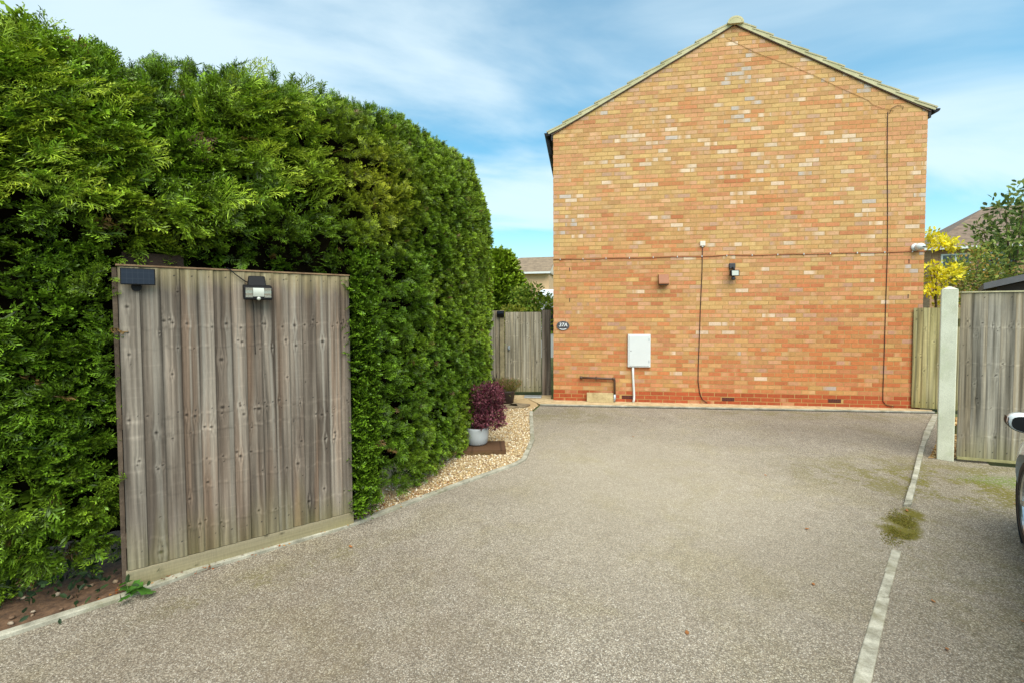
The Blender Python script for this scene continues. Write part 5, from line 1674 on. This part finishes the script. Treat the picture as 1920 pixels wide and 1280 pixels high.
# ------------------------------------------------------------------ background
# pale house beyond the gate
PW = mat_plain('rendered_wall', lin(214, 178, 138), .9, .06, 3)
bh = thing('neighbour_house', 'distant tan roofed house seen over the garden gate', 'house', (0.4, 30.0, 0), R(-12))
MB().box(-1.9, 2.05, 0, 7, -.1, 4.35).build('wall', PW, bh)
mb = MB(); mb.prism([(2.06, 4.4), (2.06, 4.401), (2.06, 4.41)], 0, 1, 'y') if False else None
RT = mat_rows('brown_roof', lin(108, 92, 74), lin(150, 130, 104), .17)
mb = MB(); mb.add([(-2.2, -.4, 4.3), (2.15, -.4, 4.3), (2.15, 3.5, 5.75), (-.5, 3.5, 5.75), (-2.2, 7.4, 4.3), (2.15, 7.4, 4.3)], [(0, 1, 2, 3), (3, 2, 5, 4), (0, 3, 4), (0, 4, 5, 1)]); mb.build('roof', RT, bh)
mb = MB(); mb.add([(2.16, -.4, 4.3), (2.16, 7.4, 4.3), (2.16, 3.5, 5.72)], [(0, 1, 2)]); mb.add([(2.14, 0, 4.25), (2.14, 7, 4.25), (2.14, 3.5, 5.6)], [(0, 1, 2)]); mb.build('gable', mat_plain('pale_gable', lin(212, 200, 184), .9), bh)
MB().box(-2.25, 2.2, -.45, -.38, 4.22, 4.34).build('gutter', MT['white'], bh)
ws = thing('garden_room', 'white low garden room glimpsed between the gate and the brick wall', 'building', (1.35, 17.5, 0), R(-8))
MB().box(-.35, 2.4, 0, 3, -.1, 2.2).build('wall', MT['white'], ws)
mb = MB(); mb.add([(-.45, -.1, 2.2), (2.5, -.1, 2.2), (2.5, 3.1, 2.75), (-.45, 3.1, 2.75), (-.45, 3.1, 2.2), (2.5, 3.1, 2.2)], [(0, 1, 2, 3), (0, 3, 4), (1, 5, 2), (3, 2, 5, 4), (0, 4, 5, 1)]); mb.build('roof', MT['white'], ws)
mb = MB(); mb.box(-.1, .6, -.02, -.002, .9, 1.9); mb.build('window', MT['glass'], ws)

GRN = [lin(132, 162, 56), lin(158, 184, 66), lin(108, 138, 50), lin(182, 194, 80)]
tree('leafy_shrub', 'bright green leafy shrub rising just behind the garden gate', 'shrub', (.42, 11.3, .20), 2.0, .05, [(0, 0, 1.75, .40, .40, .33), (.32, 0, 1.70, .32, .3, .28), (-.25, .1, 1.9, .28, .3, .28), (.12, .1, 2.05, .25, .25, .2), (.55, .1, 1.80, .14, .14, .12), (.1, 0, 1.2, .5, .4, .5)], 1700, (.07, .13), GRN, 12)
tree('yellow_shrub', 'low yellow green shrub peeking over the gate top', 'shrub', (-.05, 10.4, 0), 1.8, .04, [(0, 0, 1.72, .24, .24, .16), (.2, 0, 1.70, .2, .2, .13), (0, 0, 1.4, .3, .3, .3)], 700, (.05, .09), [lin(150, 160, 48), lin(170, 168, 60), lin(120, 134, 44)], 13)
# young conifer beyond the hedge end
cf_ = thing('conifer', 'rounded green conifer standing behind the fence bay left of the gate', 'tree', (-.36, 12.2, 0))
mb = MB(); mb.tube([(0, 0, 0), (0, 0, 1.5), (0, 0, 3.0)], [.09, .06, .02], 8); mb.build('trunk', MT['bark'], cf_, smooth=True)
rg = np.random.default_rng(14); n = 9000
zz_ = rg.uniform(.3, 3.25, n); ra = .78 * np.sqrt(np.clip((3.32 - zz_) / 1.6, 0, 1)) * rg.uniform(.5, 1.05, n) * (.85 + .3 * vn(zz_ * 4, zz_ * 0, 4)); a = rg.uniform(0, 6.28, n)
pos = np.stack([np.cos(a) * ra, np.sin(a) * ra, zz_], 1); D = np.stack([np.cos(a), np.sin(a), np.full(n, .7)], 1) + rg.normal(0, .35, (n, 3))
jt = rg.uniform(.7, 1.3, (n, 1))
v, q, c = scatter(small_v, pos, D, np.array([0, 0, 1.]) + rg.normal(0, .7, (n, 3)), rg.uniform(.16, .28, n), DARK * 1.0 * jt, (LITE * 1.0) * jt, rg)
link('crown', np_mesh('crown', v, q, c), MT['needle'], cf_)

# right: neighbour's brick house, yellow tree, green tree, climber, shed, wall
nh = thing('neighbour_house', 'brown roofed brick house behind the yellow leaved tree on the right', 'house', (27.9, 22.0, 0), R(-24))
MB().box(-6, 5, 0, 7, -.1, 5.05).build('wall', mat_brick_tex('far_brick', lin(150, 110, 80), lin(174, 136, 100), lin(160, 130, 100)), nh)
mb = MB(); mb.add([(-6.4, -.4, 5.0), (5.4, -.4, 5.0), (5.4, 7.4, 5.0), (-6.4, 7.4, 5.0), (-2.5, 3.5, 7.6), (2.0, 3.5, 7.6)], [(0, 1, 5, 4), (1, 2, 5), (2, 3, 4, 5), (3, 0, 4)]); mb.build('roof', mat_rows('far_roof', lin(96, 80, 68), lin(134, 114, 96), .22), nh)
for x0 in (-5.6, -3.9, -1.6, .8):
    fr = MB().box(x0, x0 + 1.2, -.05, .0, 3.6, 4.7).build('window', MT['white'], nh)
    mb = MB(); mb.box(x0 + .08, x0 + .56, -.06, -.051, 3.68, 4.62); mb.box(x0 + .64, x0 + 1.12, -.06, -.051, 3.68, 4.62); mb.build('pane', MT['glass'], fr)
MB().box(-6.45, 5.45, -.5, -.41, 4.9, 5.02).build('gutter', MT['white'], nh)

YL = [lin(238, 226, 48), lin(228, 212, 40), lin(244, 236, 96), lin(190, 186, 54)]
tree('yellow_tree', 'small tree with bright yellow autumn leaves behind the brick corner', 'tree', (9.0, 9.6, 0), 3.0, .05,
     [(.0, 0, 3.12, .27, .25, .17), (-.24, 0, 3.28, .15, .15, .12), (.24, 0, 3.05, .16, .15, .12), (.04, 0, 2.42, .34, .3, .19), (-.14, 0, 2.12, .24, .25, .14), (.3, 0, 2.55, .18, .2, .13), (-.22, 0, 2.62, .16, .2, .10), (.1, 0, 1.8, .2, .2, .10)], 1250, (.06, .11), YL, 21, 'oval', .25)
ORG = [lin(134, 148, 68), lin(156, 164, 78), lin(112, 130, 60), lin(146, 154, 70), lin(178, 146, 74), lin(122, 138, 62)]
tree('autumn_shrub', 'thin twiggy shrub turning orange above the right fence', 'shrub', (10.0, 9.9, .15), 2.6, .05,
     [(0, 0, 2.1, .5, .4, .45), (.4, 0, 1.9, .5, .4, .4), (-.3, 0, 2.4, .35, .3, .4), (.15, 0, 2.75, .3, .3, .3), (.6, 0, 2.3, .35, .3, .35), (-.35, 0, 1.7, (.3), .3, .3)], 2600, (.05, .09), ORG, 22, 'oval', .2)
G2 = [lin(106, 130, 66), lin(128, 148, 74), lin(86, 108, 56), lin(150, 162, 88)]
tree('leafy_tree', 'large airy green tree rising above the right fence', 'tree', (11.35, 10.4, 0), 4.6, .10,
     [(.1, 0, 3.3, .75, .7, .5), (-.3, 0, 2.8, .6, .5, .45), (.6, 0, 3.8, .6, .6, .45), (-.15, 0, 4.0, .4, .4, .3), (.3, 0, 4.4, .3, .3, .25), (-.55, .1, 3.55, .3, .3, .22), (.2, 0, 2.3, .8, .6, .4), (1.1, 0, 3.2, .8, .6, .8), (.85, 0, 4.6, .35, .3, .3), (-.7, 0, 2.4, .4, .3, .3)], 3300, (.08, .15), G2, 23, 'oval', .25)
sh = thing('garden_shed', 'dark grey shed with a sloping felt roof behind the right fence', 'shed', (8.05, 6.95, 0), R(-44))
MB().prism([(-.45, -.02), (2.6, -.02), (2.6, 2.88), (-.45, 2.05)], .06, 2.0, 'y').build('wall', mat_plain('dark_shed', lin(66, 58, 54), .8, .1, 8), sh)
mb = MB(); mb.add([(-.6, -.12, 2.02), (2.7, -.12, 2.92), (2.7, 2.2, 2.92), (-.6, 2.2, 2.02), (-.6, -.12, 2.12), (2.7, -.12, 3.02), (2.7, 2.2, 3.02), (-.6, 2.2, 2.12)], [(3, 2, 1, 0), (4, 5, 6, 7), (0, 1, 5, 4), (1, 2, 6, 5), (2, 3, 7, 6), (3, 0, 4, 7)]); mb.build('roof', mat_plain('grey_felt', lin(104, 104, 106), .8, .1, 10), sh)
